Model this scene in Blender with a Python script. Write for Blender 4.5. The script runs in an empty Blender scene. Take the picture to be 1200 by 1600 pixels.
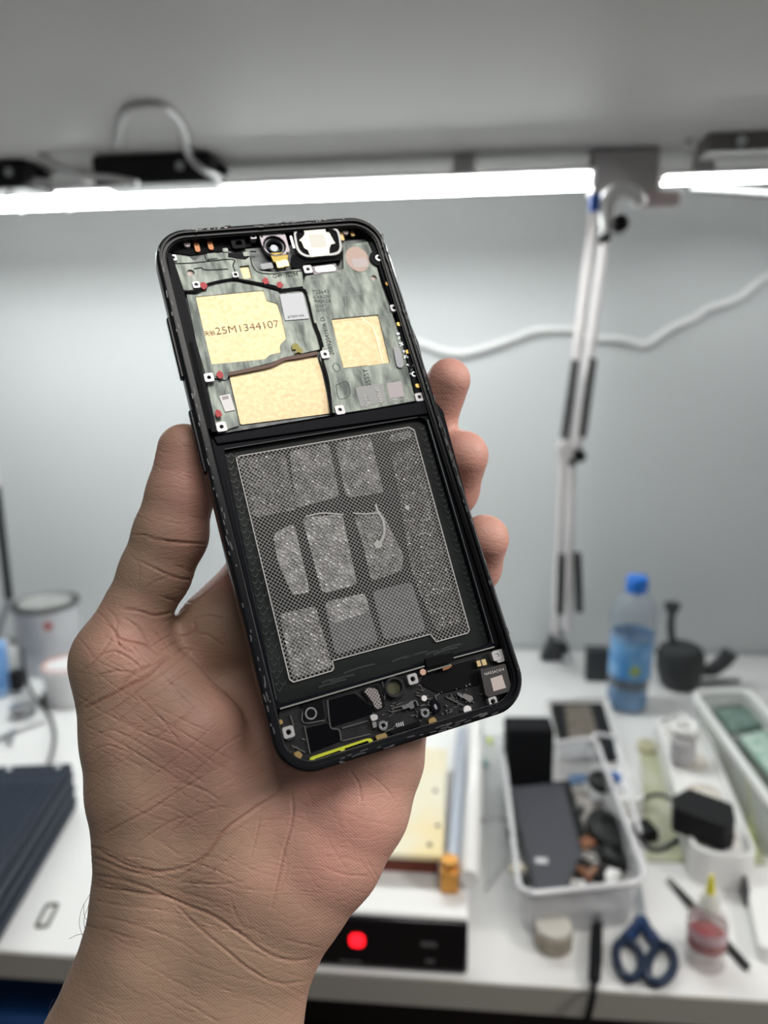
import bpy, bmesh, math, random
import numpy as np
from mathutils import Vector, Matrix
from mathutils.geometry import tessellate_polygon

# ------------------------------------------------------------------ camera
F = 1200.0                                   # focal length in pixels of the 1200x1600 frame
CAM = np.array([0.0, 0.0, 1.30])
RW = np.array([[0.99491853, 0.00452617, -0.10058149],      # camera (x right, y down, z forward) -> world
               [0.09930897, -0.20861025, 0.97294373],
               [-0.01657862, -0.97798838, -0.20799969]])
S = bpy.context.scene
cd = bpy.data.cameras.new('camera'); cam = bpy.data.objects.new('camera', cd); S.collection.objects.link(cam)
cd.sensor_fit = 'VERTICAL'; cd.sensor_height = 36.0; cd.lens = 27.0; cd.clip_start = 0.01; cd.clip_end = 50
cam.matrix_world = Matrix(((RW[0][0], -RW[0][1], -RW[0][2], CAM[0]),
                           (RW[1][0], -RW[1][1], -RW[1][2], CAM[1]),
                           (RW[2][0], -RW[2][1], -RW[2][2], CAM[2]), (0, 0, 0, 1)))
cd.dof.use_dof = True; cd.dof.focus_distance = 0.217; cd.dof.aperture_fstop = 8.6; cd.dof.aperture_blades = 0
S.camera = cam
S.view_settings.view_transform = 'Standard'; S.view_settings.look = 'None'
S.view_settings.exposure = 0.0; S.view_settings.gamma = 1.0; S.view_settings.use_curve_mapping = False
S.cycles.use_denoising = True
# ------------------------------------------------------------------ light of the room
w = bpy.data.worlds.new('world'); S.world = w; w.use_nodes = True
w.node_tree.nodes['Background'].inputs[0].default_value = (0.86, 0.88, 0.90, 1)
w.node_tree.nodes['Background'].inputs[1].default_value = 0.17

def area(name, loc, target, sx, sy, power, col=(1, 1, 1)):
    l = bpy.data.lights.new(name, 'AREA'); l.shape = 'RECTANGLE'; l.size = sx; l.size_y = sy; l.energy = power; l.color = col
    o = bpy.data.objects.new(name, l); S.collection.objects.link(o)
    o.location = loc; o.rotation_euler = (Vector(target) - Vector(loc)).to_track_quat('-Z', 'Y').to_euler()
    return o
area('room_ceiling_light', (0.36, -0.36, 2.45), (0.0, 0.25, 1.2), 0.8, 0.4, 13, (1.0, 0.97, 0.92))
area('side_fill_light', (1.45, 0.15, 2.0), (-0.05, 0.22, 1.2), 0.5, 0.3, 22, (1.0, 0.96, 0.92))  # added soft light from the right for the palm, its source unseen
TUBE_E = 47.0

# ------------------------------------------------------------------ points of the place
def ray(u, v): return RW @ np.array([(u - 600) / F, (v - 800) / F, 1.0])
def T(u, v, z=0.75):                         # point on a level plane
    d = ray(u, v); return Vector(CAM + d * (z - CAM[2]) / d[2])
def Yp(u, v, y):                             # point on an upright plane parallel to the wall
    d = ray(u, v); return Vector(CAM + d * y / d[1])
def CP(u, v, z):                             # point at a given distance ahead
    return CAM + RW @ (np.array([(u - 600) / F, (v - 800) / F, 1.0]) * z)
TZ = 0.75; WALL_Y = 1.364

# ------------------------------------------------------------------ materials
def M(name, col, rough=0.5, metal=0.0, noise=None, bump=None, trans=0.0, emit=None, alpha=1.0, coat=0.0, ior=1.45, sss=0.0, spec=0.5):
    m = bpy.data.materials.new(name); m.use_nodes = True
    nt = m.node_tree; b = nt.nodes['Principled BSDF']
    b.inputs['Base Color'].default_value = (*col, 1); b.inputs['Roughness'].default_value = rough
    b.inputs['Metallic'].default_value = metal; b.inputs['Transmission Weight'].default_value = trans
    b.inputs['Alpha'].default_value = alpha; b.inputs['Coat Weight'].default_value = coat; b.inputs['IOR'].default_value = ior; b.inputs['Specular IOR Level'].default_value = spec
    if sss: b.inputs['Subsurface Weight'].default_value = sss; b.inputs['Subsurface Scale'].default_value = 0.004
    tc = nt.nodes.new('ShaderNodeTexCoord')
    if noise:                                # (scale, second colour, contrast, stretch)
        sc, c2, k = noise[:3]; st = noise[3] if len(noise) > 3 else (1, 1, 1)
        mp = nt.nodes.new('ShaderNodeMapping'); mp.inputs['Scale'].default_value = st
        n = nt.nodes.new('ShaderNodeTexNoise'); n.inputs['Scale'].default_value = sc; n.inputs['Detail'].default_value = 5
        r = nt.nodes.new('ShaderNodeMapRange'); r.inputs[1].default_value = 0.5 - k; r.inputs[2].default_value = 0.5 + k
        mx = nt.nodes.new('ShaderNodeMix'); mx.data_type = 'RGBA'
        mx.inputs[6].default_value = (*col, 1); mx.inputs[7].default_value = (*c2, 1)
        nt.links.new(tc.outputs['Object'], mp.inputs[0]); nt.links.new(mp.outputs[0], n.inputs['Vector'])
        nt.links.new(n.outputs[0], r.inputs[0]); nt.links.new(r.outputs[0], mx.inputs[0]); nt.links.new(mx.outputs[2], b.inputs['Base Color'])
    if bump:                                 # (scale, strength, distance, stretch)
        sc, s, d = bump[:3]; st = bump[3] if len(bump) > 3 else (1, 1, 1)
        mp = nt.nodes.new('ShaderNodeMapping'); mp.inputs['Scale'].default_value = st
        n = nt.nodes.new('ShaderNodeTexNoise'); n.inputs['Scale'].default_value = sc; n.inputs['Detail'].default_value = 4
        bp = nt.nodes.new('ShaderNodeBump'); bp.inputs['Strength'].default_value = s; bp.inputs['Distance'].default_value = d
        nt.links.new(tc.outputs['Object'], mp.inputs[0]); nt.links.new(mp.outputs[0], n.inputs['Vector'])
        nt.links.new(n.outputs[0], bp.inputs['Height']); nt.links.new(bp.outputs[0], b.inputs['Normal'])
    if emit:
        b.inputs['Emission Color'].default_value = (*emit[0], 1); b.inputs['Emission Strength'].default_value = emit[1]
    return m

black = M('black_plastic', (0.007, 0.007, 0.008), 0.4, spec=0.25)
black_soft = M('black_rubber', (0.007, 0.0075, 0.009), 0.7, spec=0.15, bump=(400, 0.2, 0.0005))
dark_grey = M('dark_grey_plastic', (0.035, 0.038, 0.042), 0.45)
white_pl = M('white_plastic', (0.75, 0.75, 0.74), 0.35)
white_matt = M('white_paint', (0.72, 0.72, 0.71), 0.55)
grey_pl = M('grey_plastic', (0.35, 0.36, 0.38), 0.4)
steel = M('brushed_steel', (0.55, 0.56, 0.57), 0.28, 1.0)
brass = M('brass', (0.70, 0.40, 0.12), 0.35, 0.9)

# ------------------------------------------------------------------ mesh helpers
class MB:
    def __init__(s): s.v = []; s.f = []
    def add(s, vs, fs):
        o = len(s.v); s.v += [tuple(p) for p in vs]; s.f += [tuple(i + o for i in f) for f in fs]; return s
    def box(s, c, d, rz=0, M_=None):
        R = Matrix.Rotation(rz, 3, 'Z') if M_ is None else M_
        vs = [Vector(c) + R @ Vector((x * d[0] / 2, y * d[1] / 2, z * d[2] / 2)) for x in (-1, 1) for y in (-1, 1) for z in (-1, 1)]
        return s.add(vs, [(0, 1, 3, 2), (4, 6, 7, 5), (0, 4, 5, 1), (2, 3, 7, 6), (0, 2, 6, 4), (1, 5, 7, 3)])
    def prism(s, loops, z0, z1, top_scale=None):
        """loops: outline then holes, lists of (x, y); between heights z0 < z1"""
        if not isinstance(loops[0][0], (list, tuple, Vector)) or isinstance(loops[0][0], float): loops = [loops]
        L3 = [[Vector((p[0], p[1], 0)) for p in l] for l in loops]
        tris = tessellate_polygon(L3); flat = [p for l in L3 for p in l]; n = len(flat)
        vs = [(p.x, p.y, z0) for p in flat] + [(p.x, p.y, z1) for p in flat]
        fs = []
        for t in tris:
            a, b, c = (flat[i] for i in t)
            if (b - a).cross(c - a).z < 0: t = t[::-1]
            fs.append(tuple(i + n for i in t)); fs.append(tuple(t[::-1]))
        o = 0
        for k, l in enumerate(L3):
            m = len(l); ar = sum(l[i].x * l[(i + 1) % m].y - l[(i + 1) % m].x * l[i].y for i in range(m))
            ccw = (ar > 0) == (k == 0)
            for i in range(m):
                a, b = o + i, o + (i + 1) % m
                fs.append((a, b, b + n, a + n) if ccw else (b, a, a + n, b + n))
            o += m
        return s.add(vs, fs)
    def loft(s, rings, cap0=True, cap1=True, closed=True):
        m = len(rings[0]); vs = [p for r in rings for p in r]; fs = []
        for k in range(len(rings) - 1):
            for i in range(m if closed else m - 1):
                j = (i + 1) % m; fs.append((k * m + i, k * m + j, (k + 1) * m + j, (k + 1) * m + i))
        if cap0: fs.append(tuple(range(m))[::-1])
        if cap1: fs.append(tuple((len(rings) - 1) * m + i for i in range(m)))
        return s.add(vs, fs)
    def lathe(s, prof, c=(0, 0, 0), n=32, axis=None, cap=True):
        R = Vector((0, 0, 1)).rotation_difference(Vector(axis)).to_matrix() if axis is not None else Matrix.Identity(3)
        rings = [[Vector(c) + R @ Vector((r * math.cos(2 * math.pi * i / n), r * math.sin(2 * math.pi * i / n), z)) for i in range(n)] for r, z in prof]
        return s.loft(rings, cap, cap)
    def cyl(s, a, b, r, r2=None, n=20):
        a, b = Vector(a), Vector(b); d = b - a
        return s.lathe([(r, 0), (r if r2 is None else r2, d.length)], a, n, d)
    def tube(s, pts, r, n=10):
        pts = [Vector(p) for p in pts]; rings = []; up = None
        rr = r if isinstance(r, (list, tuple)) else [r] * len(pts)
        for i, p in enumerate(pts):
            t = (pts[min(i + 1, len(pts) - 1)] - pts[max(i - 1, 0)]).normalized()
            if up is None: up = t.orthogonal().normalized()
            up = (up - t * up.dot(t)).normalized(); q = t.cross(up)
            rings.append([p + (up * math.cos(2 * math.pi * k / n) + q * math.sin(2 * math.pi * k / n)) * rr[i] for k in range(n)])
        return s.loft(rings)
    def done(s, name, mat, parent=None, bevel=0, smooth=True, loc=None, seg=2):
        me = bpy.data.meshes.new(name); me.from_pydata(s.v, [], s.f); me.validate(); me.update()
        if mat: me.materials.append(mat)
        if smooth:
            for p in me.polygons: p.use_smooth = True
        o = bpy.data.objects.new(name, me); S.collection.objects.link(o)
        if smooth:
            me.set_sharp_from_angle(angle=math.radians(35))
        if bevel:
            m = o.modifiers.new('bevel', 'BEVEL'); m.width = bevel; m.segments = seg; m.limit_method = 'ANGLE'; m.angle_limit = math.radians(40)
            m.harden_normals = False
        if parent: o.parent = parent
        if loc is not None: o.location = loc
        return o

def spline(pts, n=8):
    P = [Vector(p) for p in pts]; P = [P[0] * 2 - P[1]] + P + [P[-1] * 2 - P[-2]]; out = []
    for i in range(1, len(P) - 2):
        for k in range(n):
            t = k / n; a, b, c, d = P[i - 1], P[i], P[i + 1], P[i + 2]
            out.append(0.5 * ((2 * b) + (c - a) * t + (2 * a - 5 * b + 4 * c - d) * t * t + (3 * b - a - 3 * c + d) * t ** 3))
    return out + [P[-2]]

def rrect(w, h, r, n=6, cx=0, cy=0, rz=0):
    out = []
    for sx, sy, a0 in ((1, 1, 0), (-1, 1, 90), (-1, -1, 180), (1, -1, 270)):
        for k in range(n + 1):
            a = math.radians(a0 + 90 * k / n)
            out.append((sx * (w / 2 - r) + r * math.cos(a), sy * (h / 2 - r) + r * math.sin(a)))
    c, s = math.cos(rz), math.sin(rz)
    return [(cx + x * c - y * s, cy + x * s + y * c) for x, y in out]
def circ(cx, cy, r, n=20, ry=None):
    return [(cx + r * math.cos(2 * math.pi * i / n), cy + (ry or r) * math.sin(2 * math.pi * i / n)) for i in range(n)]
def roundpoly(pts, r, n=3):
    """rounded corners of a 2D polygon"""
    out = []; m = len(pts)
    for i in range(m):
        p = Vector(pts[i][:2]); a = Vector(pts[i - 1][:2]); b = Vector(pts[(i + 1) % m][:2])
        ra = min(r, (a - p).length * 0.45); rb = min(r, (b - p).length * 0.45)
        p0 = p + (a - p).normalized() * ra; p1 = p + (b - p).normalized() * rb
        for k in range(n + 1):
            t = k / n; q = p0 * (1 - t) ** 2 + p * 2 * t * (1 - t) + p1 * t * t
            out.append((q.x, q.y))
    return out

def tag(o, label, cat, group=None, kind=None):
    o['label'] = label; o['category'] = cat
    if group: o['group'] = group
    if kind: o['kind'] = kind
    return o
def thing(name, label, cat, loc=(0, 0, 0), rz=0, group=None):
    o = bpy.data.objects.new(name, None); o.empty_display_size = 0.02; S.collection.objects.link(o)
    o.location = loc; o.rotation_euler = (0, 0, rz); return tag(o, label, cat, group)
def struct(o): o['kind'] = 'structure'; return o
def text_part(s, a, b, z, mat, parent, name, thick=0.00004, stretch=1.0, off=0.0):
    """lettering whose baseline runs from a to b (2D points in the parent's plane) at height z"""
    c = bpy.data.curves.new(name, 'FONT'); c.body = s; c.size = 1.0; c.offset = -0.014
    t = bpy.data.objects.new(name + '_curve', c); S.collection.objects.link(t)
    dg = bpy.context.evaluated_depsgraph_get(); dg.update()
    me = bpy.data.meshes.new_from_object(t.evaluated_get(dg)); S.collection.objects.unlink(t); bpy.data.objects.remove(t)
    xs = [v.co.x for v in me.vertices]
    if not xs: return None
    x0, x1 = min(xs), max(xs); a, b = Vector(a[:2]), Vector(b[:2]); k = (b - a).length / (x1 - x0); d = (b - a).normalized(); n = Vector((-d.y, d.x))
    for v in me.vertices:
        p = a + d * (v.co.x - x0) * k + n * (v.co.y * k * stretch + off); v.co = (p.x, p.y, z)
    me.materials.clear(); me.materials.append(mat); me.name = name
    o = bpy.data.objects.new(name, me); S.collection.objects.link(o); o.parent = parent
    m = o.modifiers.new('thick', 'SOLIDIFY'); m.thickness = thick; m.offset = 1
    return o
# ------------------------------------------------------------------ the room and the bench
wall_m = M('wall_paint', (0.70, 0.72, 0.725), 0.6, noise=(1.2, (0.66, 0.685, 0.69), 0.25), bump=(60, 0.05, 0.002))
MB().box((0.1, WALL_Y + 0.05, 1.4), (3.4, 0.10, 2.8)).done('wall_back', wall_m, smooth=False)['kind'] = 'structure'
MB().box((0.1, 0.2, -0.03), (3.4, 2.6, 0.06)).done('floor', M('floor', (0.10, 0.055, 0.035), 0.45, noise=(6, (0.06, 0.03, 0.02), 0.2)), smooth=False)['kind'] = 'structure'

table_m = M('white_laminate', (0.74, 0.74, 0.735), 0.35, noise=(5, (0.68, 0.68, 0.675), 0.2))
edge_m = M('table_edging', (0.30, 0.29, 0.26), 0.5)
tb = thing('workbench', 'long white laminate workbench with a grey front edge', 'table', (0.1, 0.97, 0))
MB().box((0, 0, 0.7375), (2.6, 0.772, 0.025)).done('table_top', table_m, tb, 0.001)
MB().box((0, -0.3875, 0.736), (2.6, 0.003, 0.027)).done('edge_band', edge_m, tb)
for x in (-1.2, 1.2):
    for y in (-0.33, 0.33):
        MB().box((x, y, 0.3625), (0.05, 0.05, 0.725)).done('leg', dark_grey, tb, 0.002)
MB().box((0, 0.2, 0.40), (2.3, 0.02, 0.60)).done('back_panel', M('dark_board', (0.05, 0.04, 0.035), 0.6), tb)

shelf_m = M('shelf_board', (0.52, 0.51, 0.50), 0.6, noise=(3, (0.48, 0.475, 0.465), 0.2))
SZ = 1.553
sh = MB().box((0.1, 0.88, SZ + 0.011), (3.0, 0.962, 0.022)).done('overhead_shelf', shelf_m, None, 0.001)
tag(sh, 'wide plain grey shelf board above the bench, seen from below', 'shelf')

# tube lights under the shelf: the housing shields the back, light leaves to the front and down
tube_m = M('lit_tube', (0.9, 0.9, 0.9), 0.4, emit=((0.96, 1.0, 0.985), TUBE_E))
def tube_light(x0, x1, y, z, r, label, clips=()):
    t = thing('tube_light', label, 'light', ((x0 + x1) / 2, y, z), group=None)
    h = (x1 - x0) / 2
    MB().box((0, r * 2.0, r * 0.08), (2 * h, 0.003, r * 1.0)).box((0, -0.004, r * 0.55 + 0.003), (2 * h, 4.0 * r + 0.012, 0.005)).done('housing', white_pl, t, 0.0012)
    for bx_ in (-0.7 * h, 0.0, 0.7 * h): MB().box((bx_, 0.012, (SZ - z + r * 0.55) / 2), (0.03, 0.016, SZ - z - r * 0.55)).done('mount_bracket', white_pl, t, 0.001)
    rings = []; a0, a1 = (-1.9 * r, 0.50 * r), (1.9 * r, -0.68 * r)
    for x in (-h + 0.006, h - 0.006):
        rings.append([(x, a0[0] + (a1[0] - a0[0]) * k / 12 - 0.10 * r * math.sin(math.pi * k / 12), a0[1] + (a1[1] - a0[1]) * k / 12 - 0.16 * r * math.sin(math.pi * k / 12)) for k in range(13)] + [(x, a1[0], a0[1])])
    MB().loft(rings).done('diffuser', tube_m, t)
    for sx in (-1, 1):
        MB().box((sx * (h - 0.003), 0, 0.0), (0.008, 3.9 * r, 1.3 * r)).done('end_cap', white_pl, t, 0.003)
    for cx in clips:
        MB().tube([(cx - t.location.x, y_ * r, z_ * r) for y_, z_ in ((-2.05, .6), (-2.0, .35), (-1.0, 0.0), (0, -.35), (1.0, -.7), (1.95, -.95))], 0.003, 8).done('clip', white_pl, t)
    return t
TY = 1.12
q0 = Yp(927, 282, TY); q1 = Yp(20, 300, TY); q2 = Yp(95, 300, TY); q3 = Yp(1030, 283, TY + .03); r_ = 0.0102
tube_light(-0.98, q0.x, TY, q0.z, r_, 'long bright white tube light glowing under the shelf', (q1.x, q2.x))
tube_light(q3.x, 0.66, TY + 0.03, q3.z, 0.0046, 'shorter thin bright tube light at right of the lamp clamp')

ra = thing('steel_rail', 'grey metal rail with bright screws under the shelf at right', 'rail', (0.49, 1.08, SZ))
MB().box((0.02, 0, -0.011), (0.42, 0.05, 0.022)).done('rail_body', M('dull_steel', (0.13, 0.125, 0.12), 0.5, 0.0), ra, 0.002)
for u, v in ((1073, 254), (1156, 248)):
    p = Yp(u, v, 1.0545); MB().lathe([(0.007, 0), (0.006, 0.003), (0.002, 0.004)], (p.x - 0.49, p.y - 1.08, -0.011), 16, (0, -1, 0)).done('screw', steel, ra)
p0 = Yp(925, 280, 1.11); p1 = Yp(1028, 280, 1.11)
b = MB().box(((p0.x + p1.x) / 2, 1.13, SZ - 0.029), (p1.x - p0.x, 0.05, 0.052)).done('mounting_block', M('taupe_block', (0.30, 0.28, 0.27), 0.6), None, 0.002)
tag(b, 'grey brown mounting block between the two tube lights', 'bracket')
p0 = Yp(1003, 300, 1.12); p1 = Yp(1060, 322, 1.12)
b = MB().box(((p0.x + p1.x) / 2, 1.12, (p0.z + p1.z) / 2), (p1.x - p0.x, 0.016, abs(p0.z - p1.z))).done('plastic_piece', M('mauve_clear', (0.45, 0.36, 0.37), 0.25, alpha=0.8), None, 0.002)
tag(b, 'small translucent mauve plastic cover below the shorter tube light', 'cover')
pts = [Yp(u, v, 1.16) for u, v in ((1080, 296), (1130, 299), (1200, 304), (1260, 308))]
tag(MB().tube(spline(pts), 0.0042).done('cable_trunking', M('trunking_grey', (0.2, 0.2, 0.2), 0.5)), 'straight white conduit below the shorter tube light at right', 'conduit')

# power adapters stuck below the shelf, with their leads
def adapter(u0, u1, v0, y, h, label):
    a, c = Yp(u0, v0, y - .035), Yp(u1, v0, y - .035); t = thing('power_adapter', label, 'power adapter', ((a.x + c.x) / 2, y, SZ))
    w_ = c.x - a.x
    MB().box((0, 0, -h / 2 - 0.002), (w_, 0.07, h)).done('case', black, t, 0.004)
    MB().lathe([(0.006, 0), (0.005, 0.002)], (w_ * 0.25, -0.036, -h * 0.5), 16, (0, -1, 0)).done('plug_socket', grey_pl, t)
    MB().cyl((w_ / 2, 0, -h / 2), (w_ / 2 + 0.012, 0, -h / 2), 0.006).done('strain_relief', black, t)
    return t
adapter(142, 328, 250, 1.065, 0.036, 'black power adapter under the shelf inside a cable loop')
adapter(-60, 38, 262, 1.065, 0.034, 'black power adapter cut off by the left photo edge')
clear_w = M('pale_cable', (0.55, 0.55, 0.55), 0.4)
pts = [T(185, 226, SZ - .004), T(188, 195, SZ - .004), T(198, 174, SZ - .004), T(225, 165, SZ - .004), T(255, 168, SZ - .004), T(277, 188, SZ - .004), T(288, 212, SZ - .006),
       Yp(296, 244, 1.02), Yp(318, 266, 1.02), Yp(345, 277, 1.07)]
tag(MB().tube(spline(pts), 0.0042).done('power_cable', clear_w), 'thin pale cable looping over the black power adapter', 'cable')
pts = [Yp(x, y, 1.015) for x, y in ((30, 236), (62, 242), (95, 262), (135, 274), (175, 278), (215, 286))]
tag(MB().tube(spline(pts), 0.004).done('power_cable', clear_w), 'thin pale cable sagging between the two black power adapters', 'cable')
pts = [Yp(x, y, 1.05) for x, y in ((-5, 292), (10, 282), (34, 280), (60, 282), (90, 288), (130, 284))]
tag(MB().tube(spline(pts), 0.004).done('power_cable', clear_w), 'thin pale cable lying along the tube light at far left', 'cable')

# cable on the wall
pts = [Yp(x, y, WALL_Y - 0.006) for x, y in ((560, 520), (640, 532), (690, 548), (725, 552), (760, 543), (800, 530), (835, 517), (880, 515), (905, 516), (925, 528), (965, 529), (990, 534), (1005, 539), (1022, 531),
       (1050, 512), (1085, 497), (1105, 482), (1135, 474), (1160, 462), (1185, 441), (1215, 425), (1260, 415))]
tag(MB().tube(spline(pts, 5), 0.0058).done('wall_cable', M('cable_white', (0.92, 0.92, 0.91), 0.4)), 'white cable strung in waves across the back wall', 'cable')

# articulated lamp arm standing by the wall
AY = 1.25
def P(u, v, y=AY): return Yp(u, v, y)
base = T(870, 1030); arm = thing('desk_lamp_stand', 'white articulated lamp arm with dark springs, clamped by the wall', 'lamp arm', (base.x, base.y, TZ))
o_ = Vector((base.x, base.y, TZ))
def seg(a, b, r, name, mat, n=14): return MB().cyl(a - o_, b - o_, r, n=n).done(name, mat, arm)
arm_w = M('arm_white', (0.70, 0.66, 0.66), 0.35)
for k, (a, b) in enumerate((((929, 318), (884, 700)), ((944, 372), (903, 700)), ((880, 705), (868, 990)), ((893, 715), (888, 985)))):
    seg(P(*a, AY - 0.01 * (k % 2)), P(*b, AY - 0.01 * (k % 2)), 0.0075 if k < 2 else 0.0062, 'arm_tube', arm_w)
spring_m = M('spring_steel', (0.05, 0.05, 0.052), 0.4, 0.4)
for a, b in (((899, 563), (881, 685)), ((927, 560), (910, 682)), ((878, 866), (875, 958)), ((902, 864), (905, 955))):
    A, B = P(*a, AY - 0.03) - o_, P(*b, AY - 0.03) - o_; d = (B - A); e = d.normalized(); x = e.orthogonal().normalized(); y = e.cross(x); n = 22
    MB().tube([A + d * (i / (n * 12)) + (x * math.cos(i * math.pi / 6) + y * math.sin(i * math.pi / 6)) * 0.0052 for i in range(n * 12 + 1)], 0.0021, 6).done('spring', spring_m, arm)
hk = [P(*q, 1.06) - o_ for q in ((951, 362), (949, 330), (953, 308), (968, 299), (985, 300), (997, 312), (999, 322))]
MB().tube(spline(hk), [0.0105] * 24 + [0.0095] * 24 + [0.007], 14).done('top_bracket', white_pl, arm)
for u, v, r in ((968, 350, 0.011), (944, 372, 0.007), (905, 712, 0.010), (893, 722, 0.006)):
    q = P(u, v, AY - 0.012 if v > 400 else 1.055) - o_; MB().lathe([(r, -0.008), (r, 0.008), (r * 0.8, 0.011)], q, 18, (0, -1, 0)).done('knob', black, arm)
q = P(887, 702) - o_; MB().lathe([(0.016, -0.008), (0.018, 0), (0.016, 0.008)], q, 20, (0, 1, 0)).done('elbow_joint', arm_w, arm)
q = P(929, 316, 1.06) - o_; MB().box(q, (0.012, 0.008, 0.022)).done('cable_tie', M('blue_tag', (0.05, 0.14, 0.5), 0.5), arm, 0.001)
q = T(867, 1030) - o_
cb_ = MB().prism([(-0.03, -0.005), (0.022, -0.005), (0.020, 0.018), (0.0, 0.048), (-0.008, 0.048)], 0, 0.03).done('clamp_body', dark_grey, arm, 0.003)
cb_.rotation_euler = (math.pi / 2, 0, 0); cb_.location = (0, 0.015, 0.006)
MB().cyl((0.002, 0, 0.04), P(876, 990) - o_, 0.008).done('clamp_post', grey_pl, arm)
MB().cyl((0.014, -0.022, 0.016), (0.014, -0.036, 0.016), 0.008).done('clamp_screw', steel, arm)

# dark pole of another lamp at the left edge
a, b = Yp(-6, 760, 1.2), Yp(14, 935, 1.2)
pt = thing('lamp_post', 'dark lamp post leaning beside the paint can at left edge', 'lamp post', (b.x - 0.045, b.y - 0.02, TZ)); o_ = Vector(pt.location)
MB().cyl(a - o_, b - o_, 0.0075).done('spring_cover', dark_grey, pt)
MB().cyl(Yp(-60, 300, 1.2) - o_, Yp(-6, 760, 1.2) - o_, 0.006).done('upper_tube', arm_w, pt)
MB().cyl(b - o_, Vector((0, 0, 0.02)), 0.006).done('lower_tube', grey_pl, pt)
MB().lathe([(0.03, 0), (0.03, 0.014), (0.01, 0.02)], (0, 0, 0)).done('base', dark_grey, pt)

# ------------------------------------------------------------------ left end of the bench
# paint can
c = T(82, 1040); can = thing('paint_can', 'white metal paint can with a grey lid and a red mark', 'paint can', c)
Rc = 0.054; H = 0.118
tin = M('tin_grey', (0.42, 0.42, 0.41), 0.4, 0.15); tin_d = M('tin_dark', (0.10, 0.10, 0.10), 0.35, 0.6)
MB().lathe([(Rc - .001, 0), (Rc, 0.002), (Rc, H - 0.004), (Rc + 0.001, H)], (0, 0, 0), 48).done('can_body', M('can_label', (0.62, 0.62, 0.64), 0.35, noise=(18, (0.55, 0.56, 0.60), 0.1)), can)
MB().lathe([(Rc + 0.001, H - 0.003), (Rc + 0.0035, H), (Rc + 0.0035, H + 0.004), (Rc - 0.003, H + 0.006), (Rc - 0.009, H + 0.003)], (0, 0, 0), 48, cap=False).done('rim', tin_d, can)
lid = MB().lathe([(Rc - 0.008, H + 0.001), (Rc - 0.009, H + 0.0055), (Rc - 0.013, H + 0.006), (Rc - 0.015, H + 0.003), (0.001, H + 0.003)], (0, 0, 0), 48).done('lid', tin, can)
v = Vector((-c.x, -c.y, 0)).normalized(); q = v * (Rc + 0.0004)
MB().lathe([(0.007, 0), (0.007, 0.0005)], (q.x - 0.0, q.y, H - 0.025), 12, v).done('red_mark', M('red_print', (0.45, 0.05, 0.05), 0.5), can)
# clear tub with orange ring in front of the can
c = T(108, 1095, TZ); tub = thing('plastic_tub', 'frosted white tub with an orange ring on its lid, beside the thumb', 'tub', c)
fr = M('frosted_white', (0.70, 0.70, 0.71), 0.4)
MB().lathe([(0.028, 0), (0.033, 0.004), (0.036, 0.055), (0.036, 0.058)], (0, 0, 0), 40).done('tub_body', fr, tub)
MB().lathe([(0.037, 0.056), (0.038, 0.060), (0.036, 0.064), (0.032, 0.064)], (0, 0, 0), 40).done('lid', fr, tub)
MB().tube([(0.033 * math.cos(a), 0.033 * math.sin(a), 0.0645) for a in [2 * math.pi * k / 40 for k in range(41)]], 0.0016, 6).done('ring', M('orange_line', (0.55, 0.16, 0.08), 0.5), tub)
# blue packet, metal tool, plug and lead
c = T(-8, 1085); pk = MB().box((0, 0, 0.045), (0.045, 0.035, 0.09)).done('blue_packet', M('packet_blue', (0.10, 0.30, 0.70), 0.35, noise=(60, (0.3, 0.5, 0.8), 0.1)), None, 0.004, loc=c)
pk.rotation_euler = (0.0, 0, 0.2); tag(pk, 'light blue packet standing at the far left photo edge', 'packet')
c = T(34, 1095); lead = thing('black_lead', 'black lead with an inline plug running up from the navy case', 'cable', c); o_ = Vector(c)
g3 = [Vector((*T(u, v, z)[:2], z)) for u, v, z in ((24, 1006, .80), (34, 1012, .80), (38, 1040, .785), (46, 1075, .765), (64, 1100, .756), (78, 1118, .755), (85, 1145, .758), (82, 1172, .775), (76, 1190, .80))]
MB().tube([p - o_ for p in spline(g3)], 0.0026, 8).done('cord', dark_grey, lead)
q = T(27, 1062, 0.775) - o_; MB().box(q, (0.018, 0.02, 0.034)).done('plug', black, lead, 0.003)
q = T(73, 1090, 0.762) - o_; MB().box(q, (0.016, 0.014, 0.018), 0.5).done('clip', black, lead, 0.003)
q = T(25, 1003, 0.80) - o_; MB().box(q, (0.022, 0.012, 0.008)).done('connector', black, lead, 0.002)
tl = thing('pliers', 'steel pliers lying open behind the navy case', 'pliers', T(20, 1150), 0.0)
for sg in (-1, 1):
    MB().tube(spline([(0.045 * sg + 0.004, 0.004 * sg, 0.006), (0.02 * sg, 0.004 * sg, 0.006), (0, 0, 0.006), (-0.015, -0.004 * sg - 0.03, 0.006)]), [0.004] * 24 + [0.0025], 8).done('handle', steel, tl)
tl.rotation_euler = (0, 0, 0.9)
sp = MB().lathe([(0.018, 0), (0.020, 0.004), (0.016, 0.02), (0.010, 0.022)], (0, 0, 0), 24).done('steel_cup', steel, None, loc=T(35, 1120)); tag(sp, 'small shiny metal cup beside the black lead', 'cup')

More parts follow.
